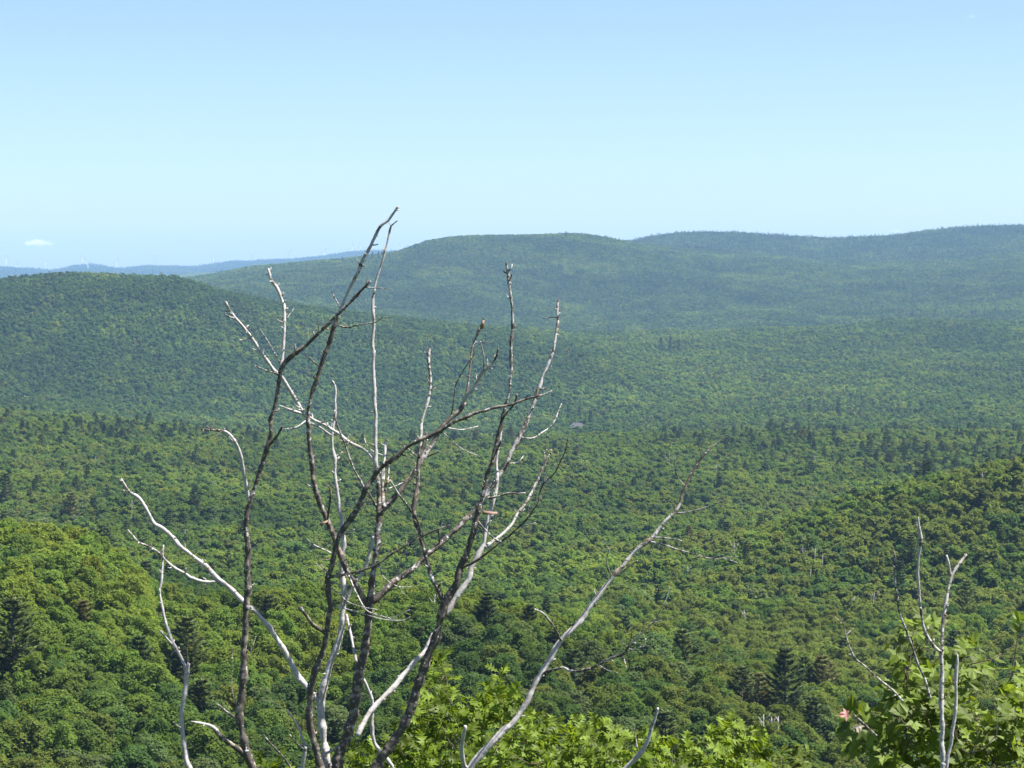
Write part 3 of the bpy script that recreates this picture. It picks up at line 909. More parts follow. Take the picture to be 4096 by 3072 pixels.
# ------------------------------------------------------------------ wind turbines on the far ridge (hub column and row in photograph pixels)
TURB = [(24, 1032), (63, 1061), (180, 1045), (328, 1033), (351, 1057), (467, 1046), (621, 1031), (853, 1033), (1007, 1018), (1153, 1007), (1296, 1009), (1409, 990), (1441, 985), (1586, 985)]
WHERE = ["leftmost on the far ridge at the left edge", "low one just right of the leftmost", "below the right end of the small cloud",
         "on the left knoll of the far ridge, upper one", "brightest, low in front of the left knoll", "in the dip right of the left knoll", "on the long level part of the far ridge",
         "fifth before the dead tree's top, over the dip", "tall one over the start of the rising ridge", "halfway up the rising ridge, left of the pale limb tip",
         "above the upright pale limb tip", "short one left of the dead tree's top", "just left of the dead tree's leaning top", "rightmost, beside the far hill's shoulder"]
blade_me = None
for k, (tx, ty) in enumerate(TURB):
    d = 18000 if k != 4 else 16800
    P = at(tx / S_OV, ty / S_OV, d)
    gz_ = float(ground(P[0], P[1])) + 4
    Hh = P[2] - gz_
    o = empty("wind_turbine", (P[0], P[1], gz_), 0)
    tag(o, "white wind turbine, " + WHERE[k], "wind turbine", "wind turbines along the far blue ridge")
    mb = MB(); mb.tube([(0, 0, -20), (0, 0, Hh * .5), (0, 0, Hh - 1.5)], [2.4, 2.0, 1.4], 12)
    link("tower", mb.mesh("turbine_tower", M_WHITE, True), o)
    mb = MB(); mb.tube([(0, -5, Hh), (0, -2, Hh), (0, 5, Hh), (0, 7, Hh)], [1.2, 2.0, 2.0, 1.3], 8)
    na_ = link("nacelle", mb.mesh("turbine_nacelle", M_WHITE), o)
    na_.rotation_euler = (0, 0, 0)
    a0 = random.Random(k + 3).random() * 2.1
    mb = MB(); mb.tube([(0, -8.5, Hh), (0, -7, Hh), (0, -5, Hh)], [0.4, 1.6, 1.7], 8)
    link("hub", mb.mesh("turbine_hub", M_WHITE, True), o)
    for b in range(3):
        a = a0 + b * 2.0944; c_, s_ = math.sin(a), math.cos(a); L = 43
        ch = [1.1, 2.0, 1.5, 0.35]; rs = [1.5, 9, 24, L]; th = [1.0, .6, .35, .1]
        vs = []
        for r_, c2, t2 in zip(rs, ch, th):
            for (e1, e2) in ((-c2, 0), (0, -t2), (c2, 0), (0, t2)):
                vs.append((c_ * r_ + s_ * e1, -6.5 + e2, Hh + s_ * r_ - c_ * e1))
        fs = [(i * 4 + j, i * 4 + (j + 1) % 4, i * 4 + 4 + (j + 1) % 4, i * 4 + 4 + j) for i in range(3) for j in range(4)] + [(3, 2, 1, 0), (12, 13, 14, 15)]
        mb = MB(); mb.add(vs, fs); link("blade", mb.mesh("turbine_blade", M_WHITE), o)

# ------------------------------------------------------------------ the dead tree
T_D = 14.0                                   # metres from the viewer
MMPX = S_OV * K * T_D


def spl(p, step):
    """Catmull-Rom through rows of p, sampled about every step (plan px)"""
    p = np.asarray(p, float)
    q = np.concatenate([[2 * p[0] - p[1]], p, [2 * p[-1] - p[-2]]])
    out = []
    for i in range(1, len(q) - 2):
        m = max(2, int(np.hypot(*(q[i + 1, :2] - q[i, :2])) / step))
        t = np.linspace(0, 1, m, endpoint=False)[:, None]
        out.append(0.5 * (2 * q[i] + (q[i + 1] - q[i - 1]) * t + (2 * q[i - 1] - 5 * q[i] + 4 * q[i + 1] - q[i + 2]) * t * t + (3 * q[i] - q[i - 1] - 3 * q[i + 1] + q[i + 2]) * t ** 3))
    out.append(p[-1:])
    return np.concatenate(out)


def parse(s):
    """'x,y,r[,bark]' tokens; missing values carry on from the one before"""
    rows = []; r = 3.0; b = 0.5
    for tk in s.split():
        a = tk.split(',')
        if len(a) > 2: r = float(a[2])
        if len(a) > 3: b = float(a[3])
        rows.append((float(a[0]), float(a[1]), r, b, len(a) > 2))
    rows = [list(x) for x in rows]
    k = [i for i, x in enumerate(rows) if x[4]]
    arr = np.array([x[:4] for x in rows])
    if arr[:, 2].max() < 2.45: arr[:, 3] = np.maximum(arr[:, 3], .44)      # thin twigs keep their bark
    if k:
        s_ = np.concatenate([[0], np.cumsum(np.hypot(np.diff(arr[:, 0]), np.diff(arr[:, 1])))])
        for c in (2, 3): arr[:, c] = np.interp(s_, s_[k], arr[k, c])
    return arr


LIMBS = {}


def limb(tree, key, path, d0, d1, name="branch", parent=None, base_d=T_D, stubs=0, seed=0):
    """one limb: path in plan px, depth offset from d0 to d1 (None: take it from the limb named parent)"""
    arr = parse(path)
    if parent and d0 is None:
        pl = LIMBS[parent]['pl']
        d0 = pl[np.argmin(np.hypot(pl[:, 0] - arr[0, 0], pl[:, 1] - arr[0, 1])), 4]
    s_ = np.concatenate([[0], np.cumsum(np.hypot(np.diff(arr[:, 0]), np.diff(arr[:, 1])))]); s_ /= s_[-1]
    arr = np.concatenate([arr, (d0 + (d1 - d0) * s_)[:, None]], 1)
    pl = spl(arr, 5.0 if arr[:, 2].max() > 2.4 else 4.0)
    rr = np.random.default_rng(seed + int(arr[0, 0] * 7 + arr[0, 1]))
    P = np.array([at(a[0], a[1], base_d + a[4]) for a in pl])
    mmp = S_OV * K * base_d
    thick = pl[:, 2] * mmp * .93
    n_ = len(P)
    lump = np.interp(np.arange(n_), np.arange(0, n_ + 4, 3), rr.normal(0, 1, len(np.arange(0, n_ + 4, 3))))
    wob = np.stack([np.interp(np.arange(n_), np.arange(0, n_ + 6, 5), rr.normal(0, .3, len(np.arange(0, n_ + 6, 5)))) for _ in range(3)], 1)
    P = P + wob * np.minimum(thick, 0.014)[:, None] * np.linspace(0.2, 1, n_)[:, None]
    mb = MB()
    big = pl[:, 2].max() > 2.4
    mb.tube(P, thick * (1 + .12 * lump), 12 if pl[:, 2].max() > 5 else (9 if big else 6), pl[:, 3], True, 0.085 if big else 0.05, seed=int(rr.integers(1e6)))
    # snapped-off side twigs and knots
    for _ in range(int(stubs * 2.4)):
        i = int(rr.integers(2, n_ - 1)); t = P[min(i + 1, n_ - 1)] - P[i - 1]; t /= np.linalg.norm(t)
        sd = rr.normal(size=3); sd -= t * sd.dot(t); sd /= np.linalg.norm(sd)
        L = mmp * rr.uniform(3, 13); r_ = mmp * min(pl[i, 2] * .45, rr.uniform(.9, 1.9))
        p0 = P[i] + sd * thick[i] * .5; p1 = p0 + (sd + t * .5) * L * .6; p2 = p1 + (sd * .6 + t * rr.uniform(0, 1.2) + rr.normal(size=3) * .3) * L * .5
        mb.tube([p0, p1, p2], [r_ * 1.3, r_, r_ * .8], 6, [pl[i, 3]] * 3, True, .1, seed=int(rr.integers(1e6)))
    if stubs >= 4:                               # a few long fine twigs
        for _ in range(2 + int(stubs) // 5):
            i = int(rr.integers(n_ // 3, n_ - 1)); t = P[min(i + 1, n_ - 1)] - P[i - 1]; t /= np.linalg.norm(t)
            sd = rr.normal(size=3); sd -= t * sd.dot(t); sd /= np.linalg.norm(sd)
            L = mmp * rr.uniform(14, 38); q_ = [P[i]]; dd = sd + t * .6
            for k_ in range(5):
                dd = unit(dd + np.array([0, 0, .12]) + rr.normal(size=3) * .22); q_.append(q_[-1] + dd * L / 5)
            mb.tube(q_, mmp * np.array([1.3, 1.1, 1.0, .9, .75, .5]), 5, [max(.52, pl[i, 3])] * 6, True, .08, seed=int(rr.integers(1e6)))
    org = tree['org']
    for a in range(len(mb.v)): mb.v[a] = mb.v[a] - org
    par = tree['obj']
    if name == "twig" and parent and LIMBS[parent]['lvl'] == 1: par = LIMBS[parent]['obj']
    o = link(name, mb.mesh(name, tree.get('mat', M_WOOD), True, True), par)
    LIMBS[key] = dict(pl=pl, obj=o, lvl=1 if par is tree['obj'] else 2)
    return o


gb = at(800, 1659, T_D); gb[2] = float(ground(gb[0], gb[1]))
yb_ov = 1659 + (at(800, 1659, T_D)[2] - gb[2]) / MMPX + 12
tr = empty("dead_tree", gb)
tag(tr, "bare dead tree with many silver and dark limbs, standing large before the valley", "dead tree")
DT = dict(obj=tr, org=gb)
YB = yb_ov
# main trunk
limb(DT, 'M', f"800,{YB:.0f},24,1 780,{YB-250:.0f},20,1 745,1800,16,1 728,1659,13,1 738,1619,12,1 753,1582,11.5,.9 763,1544,11,.95 768,1507 774,1464,10.5,1 780,1432 788,1394,10,.9 794,1357 797,1327,10,.8 799,1304,9.5,.6 803,1269,8,.8 806,1244 808,1219,7.5,.55 814,1179,7.5,.6 818,1142,7.2,.65 820,1110,7.5,.75 819,1080,6,.75 817,1042,5.8,.6 814,1017,5.6,.45 812,992,5,.1 810,967,4.4,.05 810,929,4.2,.05 811,899 809,854,4,.05 808,829 807,815 807,777,3.8,.1 807,727,3.6,.15 807,695 806,665,3.5,.2 808,635,3,.28 813,607,2.8,.3 819,587 826,565,2.5,.22 832,540 839,512,2.4,.3 843,497,3,.4 847,485,2.2,.3",
     0.0, 0.05, "trunk", stubs=16)
limb(DT, 'Mt1', "846,487,1.8,.5 852,482 858,477,1.2", None, 0.02, "twig", 'M')
limb(DT, 'Mt2', "845,488,1.6,.6 842,482 840,477,1.1", None, 0.08, "twig", 'M')
# left-front dark limb
limb(DT, 'L1', f"765,{YB-420:.0f},13,1 715,1740,10,1 693,1659,9,1 683,1619,8,.95 670,1569,7.8,.9 669,1519,7.6,.85 672,1487,7.5,.9 680,1449,7.4,1 695,1414 704,1369,6.6,1 709,1332,6,1 713,1307,6,.95 709,1282 707,1252,6,1 713,1229,5.8,1 725,1184,5.8,.95 735,1150,6,.95 753,1127,6,.95 770,1102 782,1077,6,1 793,1050,5.6,.9 810,1025,5,.8 828,1007,5 860,982,5,1 880,967,4.6,.8 908,952,4.2,.75 950,930,4.4,.8 970,917 993,904,3.8,.65 1028,892,3.3,.6 1065,881,3.2,.6 1103,874,2.8,.65 1121,867 1156,857,2.4,.8 1172,852,2,.8",
     -0.15, -0.6, stubs=12)
limb(DT, 'L1a', "703,1367,4.6,1 685,1355 670,1342,4.2,1 647,1314,4.2,1", None, -0.55, "twig", 'L1')
limb(DT, 'L1c', "1158,861,2.2,.6 1175,852 1192,844,1.8,.3", None, -0.62, "twig", 'L1')
# silver limb
limb(DT, 'S', f"760,{YB-380:.0f},13,.6 722,1740,11,.5 705,1644,9.5,.35 700,1607,9,.1 695,1557,9,0 693,1519,9,.05 699,1489,8.5,0 705,1459,8,0 715,1427,7.6,0 728,1399,7.2,0 737,1364,7,0 740,1327,6.6,0 742,1294,6.2,.05 742,1264,6.2,0 739,1237,6,0 740,1199,5.6,0 742,1162,5.4,0 738,1129,5,0 733,1094,4.8,0 727,1054,4.4,0 724,1017,4.2,0 721,979,4,0 718,947,3.8,0 722,912,3.6,.3 725,887,3.4,.2 725,854,3,.1 723,837,2.8,.4 717,822,2.2,.5", 0.12, 0.3, stubs=11)
# Y: dark limb rising from the trunk to the leaning top
limb(DT, 'Y', "797,1306,7.5,.7 785,1292,7,.6 773,1269,6.8,.6 763,1252,6.5,.7 753,1239,6.5,.75 745,1222,7,.7 735,1197,7,.8 725,1172,7,.8 718,1150,7,.75 708,1127,6.6,.7 700,1107,7,.75 690,1087,7,.7 683,1062,6.4,.6 678,1034,5.8,.75 673,999,5,.75 669,967,4.6,.7 667,929,4.6,.7 665,899,4.6,.65 668,872,4.4,.7 675,844,4.6,.75 682,825,5,.9 690,800,5,.95 700,772,5,.9 710,745,5.6,1 719,715,5.2,.75 730,685,4.8,.6 740,657,3.2,.25 753,627,3,.22 768,597,3.6,.3 778,570,3.6,.45 785,555,4,.1 799,532,3.8,.05 813,505,3.4,.3 824,487,3.6,.32 838,477,3,.26 849,462,2.8,.28 860,445,2.4,.25", None, -0.25, parent='M', stubs=14)
limb(DT, 'Yt', "690,793,1.7,.7 676,780 661,768,1.3,.6", None, -0.3, "twig", 'Y')
limb(DT, 'X1', "662,900,4.4,.3 648,879,4.4,.2 633,854,4.4,.1 617,829,4.4,.05 606,811,4.5,.3 595,804,4.6,.35 578,780,4.4,.05 565,762,4.2,0 553,745,4,.05 537,722,3.8,0 520,700,3.5,.05 507,687,3.6,.3 497,672,3,.45 485,650,2.6,.4", None, -0.3, parent='Y', stubs=5)
limb(DT, 'X1a', "506,687,2.2,.5 497,685 489,681,1.7,.1", None, -0.4, "twig", 'X1')
# leftmost dark limb
limb(DT, 'X', f"735,{YB-330:.0f},15,1 600,1760,11,1 545,1659,9.6,.9 532,1619,9.2,.85 522,1582,9,.9 516,1552,9.2,.95 521,1519,9,.85 525,1469,8.6,.8 526,1419,8.2,.8 530,1364,7.8,.8 532,1319,7.2,.7 534,1269,6.8,.6 535,1229,6.6,.7 534,1179,6.6,.75 531,1142,6.2,.7 534,1104,6.2,.85 540,1087,6,.7 550,1054,5.4,.65 565,1002,5.2,.7 575,972,5,.75 580,954,4.8,.85 584,934,4.6,.6 590,897,4.6,.6 597,867,4.8,.85 602,842,4.6,.7 603,822,4.6,.7 604,805,5,.65", -0.1, -0.32, stubs=9)
limb(DT, 'X2', "604,806,5,.65 610,792,4.8,.7 618,780,4.8,.95 635,765,6,1 645,758,5,1 660,747,3.8,.75 688,720,3.5,.65 713,697,4,.6 738,672,3.6,.6 760,650,3.4,.75 778,630,3.2,.85 793,615,3,.7 800,607,3,.6", None, -0.5, parent='X', stubs=7)
limb(DT, 'X2a', "790,621,1.5,.5 815,622,1.2 837,624,1,.4", None, -0.55, "twig", 'X2')
limb(DT, 'X2b', "714,697,1.9,.5 735,704 753,707 778,701,1.4 810,696 825,687,1.1 840,685,.9", None, -0.7, "twig", 'X2')
limb(DT, 'X2c', "735,665,1.8,.6 726,648 716,629,1.3", None, -0.45, "twig", 'X2')
limb(DT, 'X3', "606,800,4.2,.4 609,785,3.6,.25 612,752,3.2,.1 614,715,3.2,.15 614,685,3.6,.45 613,660,3.8,.15 607,640,3,0 598,622,2.8,.05 589,610,3.2,.5 582,590,2.6,.4 579,580,2.4,.4", None, -0.2, parent='X', stubs=5)
limb(DT, 'X3a', "613,698,1.5,.4 604,693 594,688,1.2", None, -0.3, "twig", 'X3')
limb(DT, 'X3b', "607,787,1.8,.5 590,757 575,732,1.4 562,712,1.1", None, -0.4, "twig", 'X3')
limb(DT, 'X1b', "596,806,1.8,.6 575,801 553,790,1.3 547,787,1", None, -0.45, "twig", 'X1')
limb(DT, 'Xh', "538,1082,5,.3 536,1077,4.6,.1 532,1049,4.4,0 527,1024,4.2,.1 522,994,4,0 515,969,3.6,.05 507,954,3.4,.3 497,939,3.4,.45 485,931,3.2,.6 465,931,2.6,.9 434,927,2,.8", None, -0.45, parent='X', stubs=6)
limb(DT, 'Xt', "583,960,3,.8 598,942,2.6,.8 610,921,2.2,.7", None, -0.4, "twig", 'X')
limb(DT, 'Xs', "530,1632,7,.95 515,1619,7,.9 497,1607,6.6,.9 475,1589,6,.6 457,1572,4,.25 440,1564,2.8,.05 412,1558,1.4,0", None, -0.4, parent='X', stubs=2)
limb(DT, 'Xu', "514,1555,3.6,.9 490,1537,2.6,.6 470,1522,1.6,.3", None, -0.3, "twig", 'X')
limb(DT, 'Xv', "514,1546,1,.8 502,1494 501,1444 502,1399,.8", None, -0.1, "twig", 'X')
limb(DT, 'Xw', "522,1656,1.3,.8 495,1629 465,1599,.9", None, -0.3, "twig", 'X')
limb(DT, 'Xx', "532,1432,1.1,.5 543,1402 553,1374,.8", None, -0.2, "twig", 'X')
# long silver branch to the left
limb(DT, 'F', "690,1515,6.5,.2 684,1509,6.4,.1 663,1484,6.4,.2 645,1464,6.6,.05 630,1434,6.4,.05 615,1407,6,.05 600,1384,5.8,.1 590,1369,6,.2 570,1342,5.6,0 545,1314,5.4,0 520,1292,6,.15 495,1269,5.4,0 470,1249,5.2,.05 445,1224,5,0 415,1202,4.8,0 392,1182,4.8,.1 370,1157,4.4,0 350,1142,4.4,0 332,1129,4.2,.05 320,1107,3.8,0 305,1082,3.6,.1 295,1072,3.8,.35 282,1064,3.2,.4 270,1047,2.8,.3 262,1033,2.4,.2", None, 0.15, parent='S', stubs=7)
limb(DT, 'Fa', "470,1256,3.6,.3 445,1257,3.6,.3 425,1253,3.4,.2 410,1247,3.4,.15 400,1239 377,1227,3.2,.2 360,1212,3,.35 347,1197,3,.5 325,1182,2.8,.5 300,1172,2.6,.45 287,1157,2.4,.3 276,1144,2,.4", None, 0.0, parent='F', stubs=7)
# forked pale stem at the left
limb(DT, 'G', f"745,{YB-200:.0f},12,.6 560,1850,9,.3 440,1710,7,.05 410,1659,6.4,0 400,1634,6,0 395,1594,5.8,0 391,1562,5.6,.1 392,1527,5.4,0 400,1494,5.6,0 405,1469,5.4,0 406,1449,5.4,0 410,1432,3,.2", 0.15, 0.3, stubs=5)
limb(DT, 'Ga', "406,1456,4.2,0 402,1444,4,0 390,1419,4,0 377,1397,4,0 367,1372,3.6,0 357,1344,3.4,.05 350,1309,3,0 345,1277,3,.1 349,1257,2.8,.1 350,1239,2.6,.05 351,1214,2.5,.1 354,1177,2,.1", None, 0.4, parent='G', stubs=7)
limb(DT, 'Gb', "374,1394,2.8,.05 360,1379 347,1363,2.2,.1", None, 0.25, "twig", 'Ga')
limb(DT, 'Gc', "391,1572,2,.3 382,1568 375,1561,1.7", None, 0.1, "twig", 'G')
# inner silver branch running left from the trunk
limb(DT, 'Z', "810,996,4.4,.15 804,989,4.2,.1 788,972,3.8,0 768,962,3.6,.05 750,952,3.4,0 733,937,3.3,.05 715,927,3.2,0 693,914,3.2,.05 670,902,3.2,.05 658,896,3.2,.3 635,889,3,.3 618,882,2.6,.2 602,876,2.2,.2", None, 0.1, parent='M', stubs=4)
limb(DT, 'Za', "715,940,3,.1 693,924,2.6,0 672,914,2.4,.1", 0.2, 0.1, parent='S')
limb(DT, 'T', "815,1098,3,.7 808,1084,2.8,.6 798,1067 785,1049,2.6,.6 775,1032 765,1014,2.6,.6 753,984,2.4,.5 743,952,2.4,.6 733,929 725,904,2.2,.6 723,885,1.8,.5", None, -0.02, parent='M', stubs=4)
limb(DT, 'Yb', "661,908,1.8,.4 648,918 635,924 609,927,1.2,.4", None, -0.35, "twig", 'Y')
# fork right of the trunk
limb(DT, 'L4', "820,1110,6.4,.75 828,1099,6.2,.75 848,1079,5.8,.75 865,1059,5.6,.8 880,1039,5.8,.7 895,1019,5.6,.7 908,1002,5.4,.8 915,989,5,.4 925,972,4.8,.6 940,947,4.6,.6 953,924,4.8,.85 973,904,5,.9 990,887,5.4,.9 1003,868,4.4,.7", None, 0.3, parent='M', stubs=6)
limb(DT, 'L4a', "1001,871,3.4,.9 1005,858,3.2,.9 1012,829,3,.9 1013,815 1018,777,2.8,.85 1020,760,2.8,.7 1025,740,2.8,.5 1033,717,3,.7 1038,706,3.6,.9 1043,697,4.4,.8 1045,690,2,.8", None, 0.5, parent='L4', stubs=4)
limb(DT, 'L4b', "999,873,4,.4 1003,864,4,.2 1010,852,3.8,0 1023,839,3.8,0 1038,810,3.8,0 1050,797,3.4,.1 1063,787,2.8,.4 1072,770,2.4,.8 1077,752,1.8,.8", None, 0.15, parent='L4', stubs=4)
limb(DT, 'L4c', "1045,802,2.4,.05 1045,772,2.3,.05 1041,750,2,0 1038,737,1.6,0", None, 0.1, "twig", 'L4b')
limb(DT, 'L4d', "973,906,1.8,.8 978,880 983,842,1.5 986,827 1001,800,1.3 1016,777,1.1", None, 0.2, "twig", 'L4')
limb(DT, 'L1d', "965,924,1.7,.4 985,927 1003,928 1033,920,1.1", None, -0.35, "twig", 'L1')
limb(DT, 'L1e', "953,930,1.6,.4 978,954 1003,972,1.2 1036,986,1", None, -0.3, "twig", 'L1')
limb(DT, 'L4e', "921,986,2.2,.6 934,981 947,974,1.8", None, 0.1, "twig", 'L4')
limb(DT, 'Mside', "829,1096,4,.55 827,1054,4,.5 828,1017,3.8,.4 832,979,3.4,.3 834,947,3,.1", None, 0.2, parent='M', stubs=3)
limb(DT, 'Mtw', "826,983,1.5,.3 803,973 789,954 787,940,1.1", None, 0.1, "twig", 'M')
limb(DT, 'Msw', "832,1058,1.5,.5 853,1050 876,1040,1.1,.4", None, 0.3, "twig", 'Mside')
limb(DT, 'Msx', "830,1052,1.6,.5 838,1035 840,1006 841,990,1.2", None, 0.3, "twig", 'Mside')
# right-hand dark stem and its fork
limb(DT, 'R2', f"790,{YB-300:.0f},17,1 785,1750,14,1 813,1659,12,1 825,1634,11.4,1 848,1607,11,1 870,1569,11,1 888,1532,10.4,1 900,1494,10,1 913,1452,9.6,.95 925,1414,9.4,.95 943,1369,9,.95 955,1327,8.6,.85 962,1304,8.6,1 973,1282,7.8,1 988,1257,7.4,1 995,1227,7.2,.95 1010,1187,6.6,.95 1025,1137,6.4,.9 1033,1109,6,.8 1043,1069,5.2,.6 1053,1034,5,.65 1063,999,4.8,.65 1070,967,4.6,.7 1080,929,4.4,.75 1085,904,4.2,.7 1090,884,3.8,.6 1098,854,3.6,.55 1102,827,3.6,.5 1104,777,3.8,.5 1105,727,3.8,.48 1107,702,3.8,.62 1106,677,3.4,.5 1103,640,3.2,.45 1100,610,3,.45 1099,595,3.4,.4 1093,565,2.4,.5", -0.05, -0.2, stubs=17)
limb(DT, 'R1', "958,1300,6,1 955,1292,5.6,.9 945,1269,5,.65 930,1244,5,.55 925,1224,5,.55 920,1199,5,.8 913,1174,5.2,.9 905,1147,5.6,.7 898,1122,6.4,.95 895,1104,6.2,1 899,1074,5.4,.9 903,1037,4.8,.85 904,1004,4.6,.8 908,979,4.2,1 915,962,3.8,1 922,932,3.4,.8", None, 0.05, parent='R2', stubs=7)
limb(DT, 'AA', "905,990,3.6,.6 908,962,3.4,.5 910,937,3.4,.35 911,912,3.2,.3 920,879,3.4,.3 928,844,3.2,.5 929,815,3.6,.55 928,777,3.4,.5 928,752,3.2,.4", None, 0.15, parent='R1', stubs=4)
limb(DT, 'AAa', "927,826,1.5,.5 917,807,1.2", None, 0.05, "twig", 'AA')
limb(DT, 'R1b', "893,1112,3,.6 888,1104,2.8,.6 873,1082,2.6,.5 858,1062,2.4,.3 843,1038,1.8,.1", None, -0.25, "twig", 'R1')
limb(DT, 'R1c', "902,988,2,.5 883,972 865,959,1.5", None, -0.2, "twig", 'R1')
limb(DT, 'R3', "962,1326,6,.2 968,1319,6.4,.05 983,1294,6.8,0 998,1272,6.6,.1 1013,1249,6.2,0 1018,1227,6.2,.1 1033,1199,6,0 1045,1179,5.6,.05 1049,1154,5,.1 1058,1112,5,0 1068,1072,4.4,0 1074,1037,4.4,.05 1073,1004,4,.3 1076,979,3.6,.35 1080,949,3.2,.3 1084,920,2.4,.4", 0.08, 0.3, parent='R2', stubs=6)
limb(DT, 'Q', "1047,1183,4,.4 1065,1169,3.8,.3 1085,1154,3.6,.3 1106,1133,3.4,.3 1118,1109,3.2,.3 1136,1087,3.2,.35 1148,1064,3.2,.45 1158,1042,3,.5 1171,1014,2.8,.7 1181,994,2.4,.8 1191,971,2.2,.8", None, 0.55, parent='R3', stubs=3)
limb(DT, 'Qa', "1174,1008,1.4,.3 1178,1000 1176,977,1", None, 0.6, "twig", 'Q')
limb(DT, 'Q2', "998,1226,3.4,1 1028,1212,3,.9 1053,1194,2.8,.9 1073,1177,2.6,.8 1090,1164,2.6,.8 1106,1152,2.6,.8 1121,1137,2.4,.7 1136,1124,2.2,.7 1151,1102,2.2,.7 1162,1087,2,.6 1165,1069 1175,1042,2,.7 1198,1022,1.6,.8 1211,997,1.4 1221,974 1228,942,1,.8", None, -0.5, parent='R2', stubs=4)
limb(DT, 'Q2a', "1175,1042,1.3,.3 1177,1010 1175,977,.9", None, -0.45, "twig", 'Q2')
limb(DT, 'Q2b', "1161,1088,1.2,.5 1156,1070 1151,1050,.9", None, -0.45, "twig", 'Q2')
limb(DT, 'Q2c', "1106,1153,1.3,.2 1122,1148 1132,1136 1157,1129,.9", None, -0.35, "twig", 'Q2')
limb(DT, 'Q3', "1030,1122,2.2,.6 1048,1144,2 1068,1164 1083,1171,1.7,.3", None, -0.3, "twig", 'R2')
limb(DT, 'R2a', "1063,994,2.6,.8 1073,972,2.4,.8 1083,952,2,.7", None, -0.3, "twig", 'R2')
limb(DT, 'R2b', "1086,904,2.8,.8 1096,890,2.4,.8 1106,879,2.3 1113,867 1117,852,2,.7", None, -0.35, "twig", 'R2')
limb(DT, 'R2c', "1100,607,1.8,.9 1104,598 1105,592,1.5", None, -0.25, "twig", 'R2')
# limb sweeping right from the trunk
limb(DT, 'P', "800,1305,7.6,.6 810,1297,7.6,.75 828,1279,7.4,.75 848,1259,7.2,.75 870,1244,7.2,.7 898,1224,7,.55 923,1197,6.8,.6 948,1177,6.6,.7 973,1154,6.2,.7 998,1132,6,.65 1018,1112,5.8,.65 1035,1092,5.6,.6 1048,1074,5.4,.45 1060,1054,5,.5 1078,1027,4.8,.5 1095,1002,4.5,.45 1103,979,4.4,.45 1111,964,4.4,.5 1121,944,4.4,.6 1133,922,4.6,.7 1143,897,4.4,.5 1153,869,4.2,.45 1161,847,4,.6 1168,829,3.8,.2 1170,820 1178,800,3.6,.1 1188,775,3.6,.6 1196,750,3.4,.35 1202,720,3.2,.35 1206,695,3.2,.4 1205,665,2.8,.5 1208,647,2.6,.7", None, 0.5, parent='M', stubs=14)
limb(DT, 'Pa', "1050,1076,2.8,.4 1078,1072,2.4 1095,1066 1121,1066,2.1 1135,1064,1.8,.4", None, 0.1, "twig", 'P')
limb(DT, 'Pb', "1127,945,1.9,.4 1151,946 1171,934 1188,922,1.5 1201,902 1213,872,1", None, 0.7, "twig", 'P')
limb(DT, 'Pc', "1098,1001,1.8,.3 1118,999 1132,984,1.2", None, 0.5, "twig", 'P')
limb(DT, 'Ps', "950,1179,2.4,.8 949,1160 947,1144,1.8", None, 0.1, "twig", 'P')
# lower silver limbs
limb(DT, 'V2', "772,1590,5.6,.3 783,1564,6.4,.05 803,1534,6.6,.1 818,1517,6.2,.2 848,1487,6.2,0 873,1454,6,.05 890,1434,5.8,.05 913,1412,5.2,0 925,1389,4,0 934,1369,2.4,0", None, 0.35, parent='M', stubs=3)
limb(DT, 'V1', "850,1690,4.6,.3 848,1657,4.6,.05 820,1622,4.8,.4 808,1602,4.4,.1 803,1569,4.2,0 803,1532,4,.05 800,1507,4,.1 793,1484,3.6,.05 785,1467,3.4,.1", 0.15, 0.1, parent='R2', stubs=2)
limb(DT, 'V3', "748,1327,3.2,0 755,1357,3.2,.1 760,1384,3.4,0 765,1409,3.2,.1 770,1430,2.8,.05", None, 0.1, parent='S', stubs=2)
limb(DT, 'V4', "748,1300,3.4,.1 760,1272,3.6,.1 778,1246,4.2,.1 793,1214,4.2,.05 803,1179,3.8,0 807,1157,2.6,0", 0.22, 0.2, parent='S')
limb(DT, 'Sd', "706,1134,2.6,.9 711,1095,2.5 713,1060,2.4 707,1047,2", -0.08, -0.2, "twig", 'Y')
limb(DT, 'Se', "736,1158,2.8,.1 750,1150 766,1144,2.2,0", None, 0.2, "twig", 'S')
# thin twigs round the middle
limb(DT, 'U', "704,1250,4,1 716,1246,3.8,1 735,1243,3.2,.9 753,1239,3,.9 783,1232,2.8 810,1222,2.6,.9 833,1207 853,1193,2.4 873,1182 895,1167,2 923,1153 948,1142,1.7 972,1134,1.3,.7", None, -0.55, parent='L1', stubs=6)
limb(DT, 'Ua', "815,1222,1.4,.2 828,1229 853,1221 865,1209 883,1179,.9,.2", None, -0.5, "twig", 'U')
limb(DT, 'Ub', "821,1226,1.4,.4 827,1244 843,1259 863,1267 890,1267,.9", -0.35, -0.3, "twig", 'U')
limb(DT, 'Ub2', "863,1267,1,.4 866,1277 875,1284,.8", -0.32, -0.3, "twig", 'U')
limb(DT, 'Wa', "720,1197,2.3,.4 703,1189,2.2 678,1177,2 662,1164,1.6,.3", -0.08, -0.2, "twig", 'Y')
limb(DT, 'Wb', "710,1236,1.3,.2 695,1222 685,1204 679,1182,1,.2", -0.1, -0.15, "twig", 'L1')
limb(DT, 'Wc', "706,1241,1.2,.3 695,1230 683,1217,.9", -0.2, -0.25, "twig", 'L1')
limb(DT, 'Wd', "720,1207,1.2,.7 705,1209 690,1209,.9", -0.2, -0.25, "twig", 'L1')
limb(DT, 'We', "716,1306,1.7,.5 735,1312 753,1317 790,1327,1.5,.3 828,1338 870,1340,1.1 887,1332,.9", None, -0.6, "twig", 'L1')
limb(DT, 'Wf', "845,1337,1.2,.4 866,1326 885,1317,.8", -0.5, -0.55, "twig", 'L1')
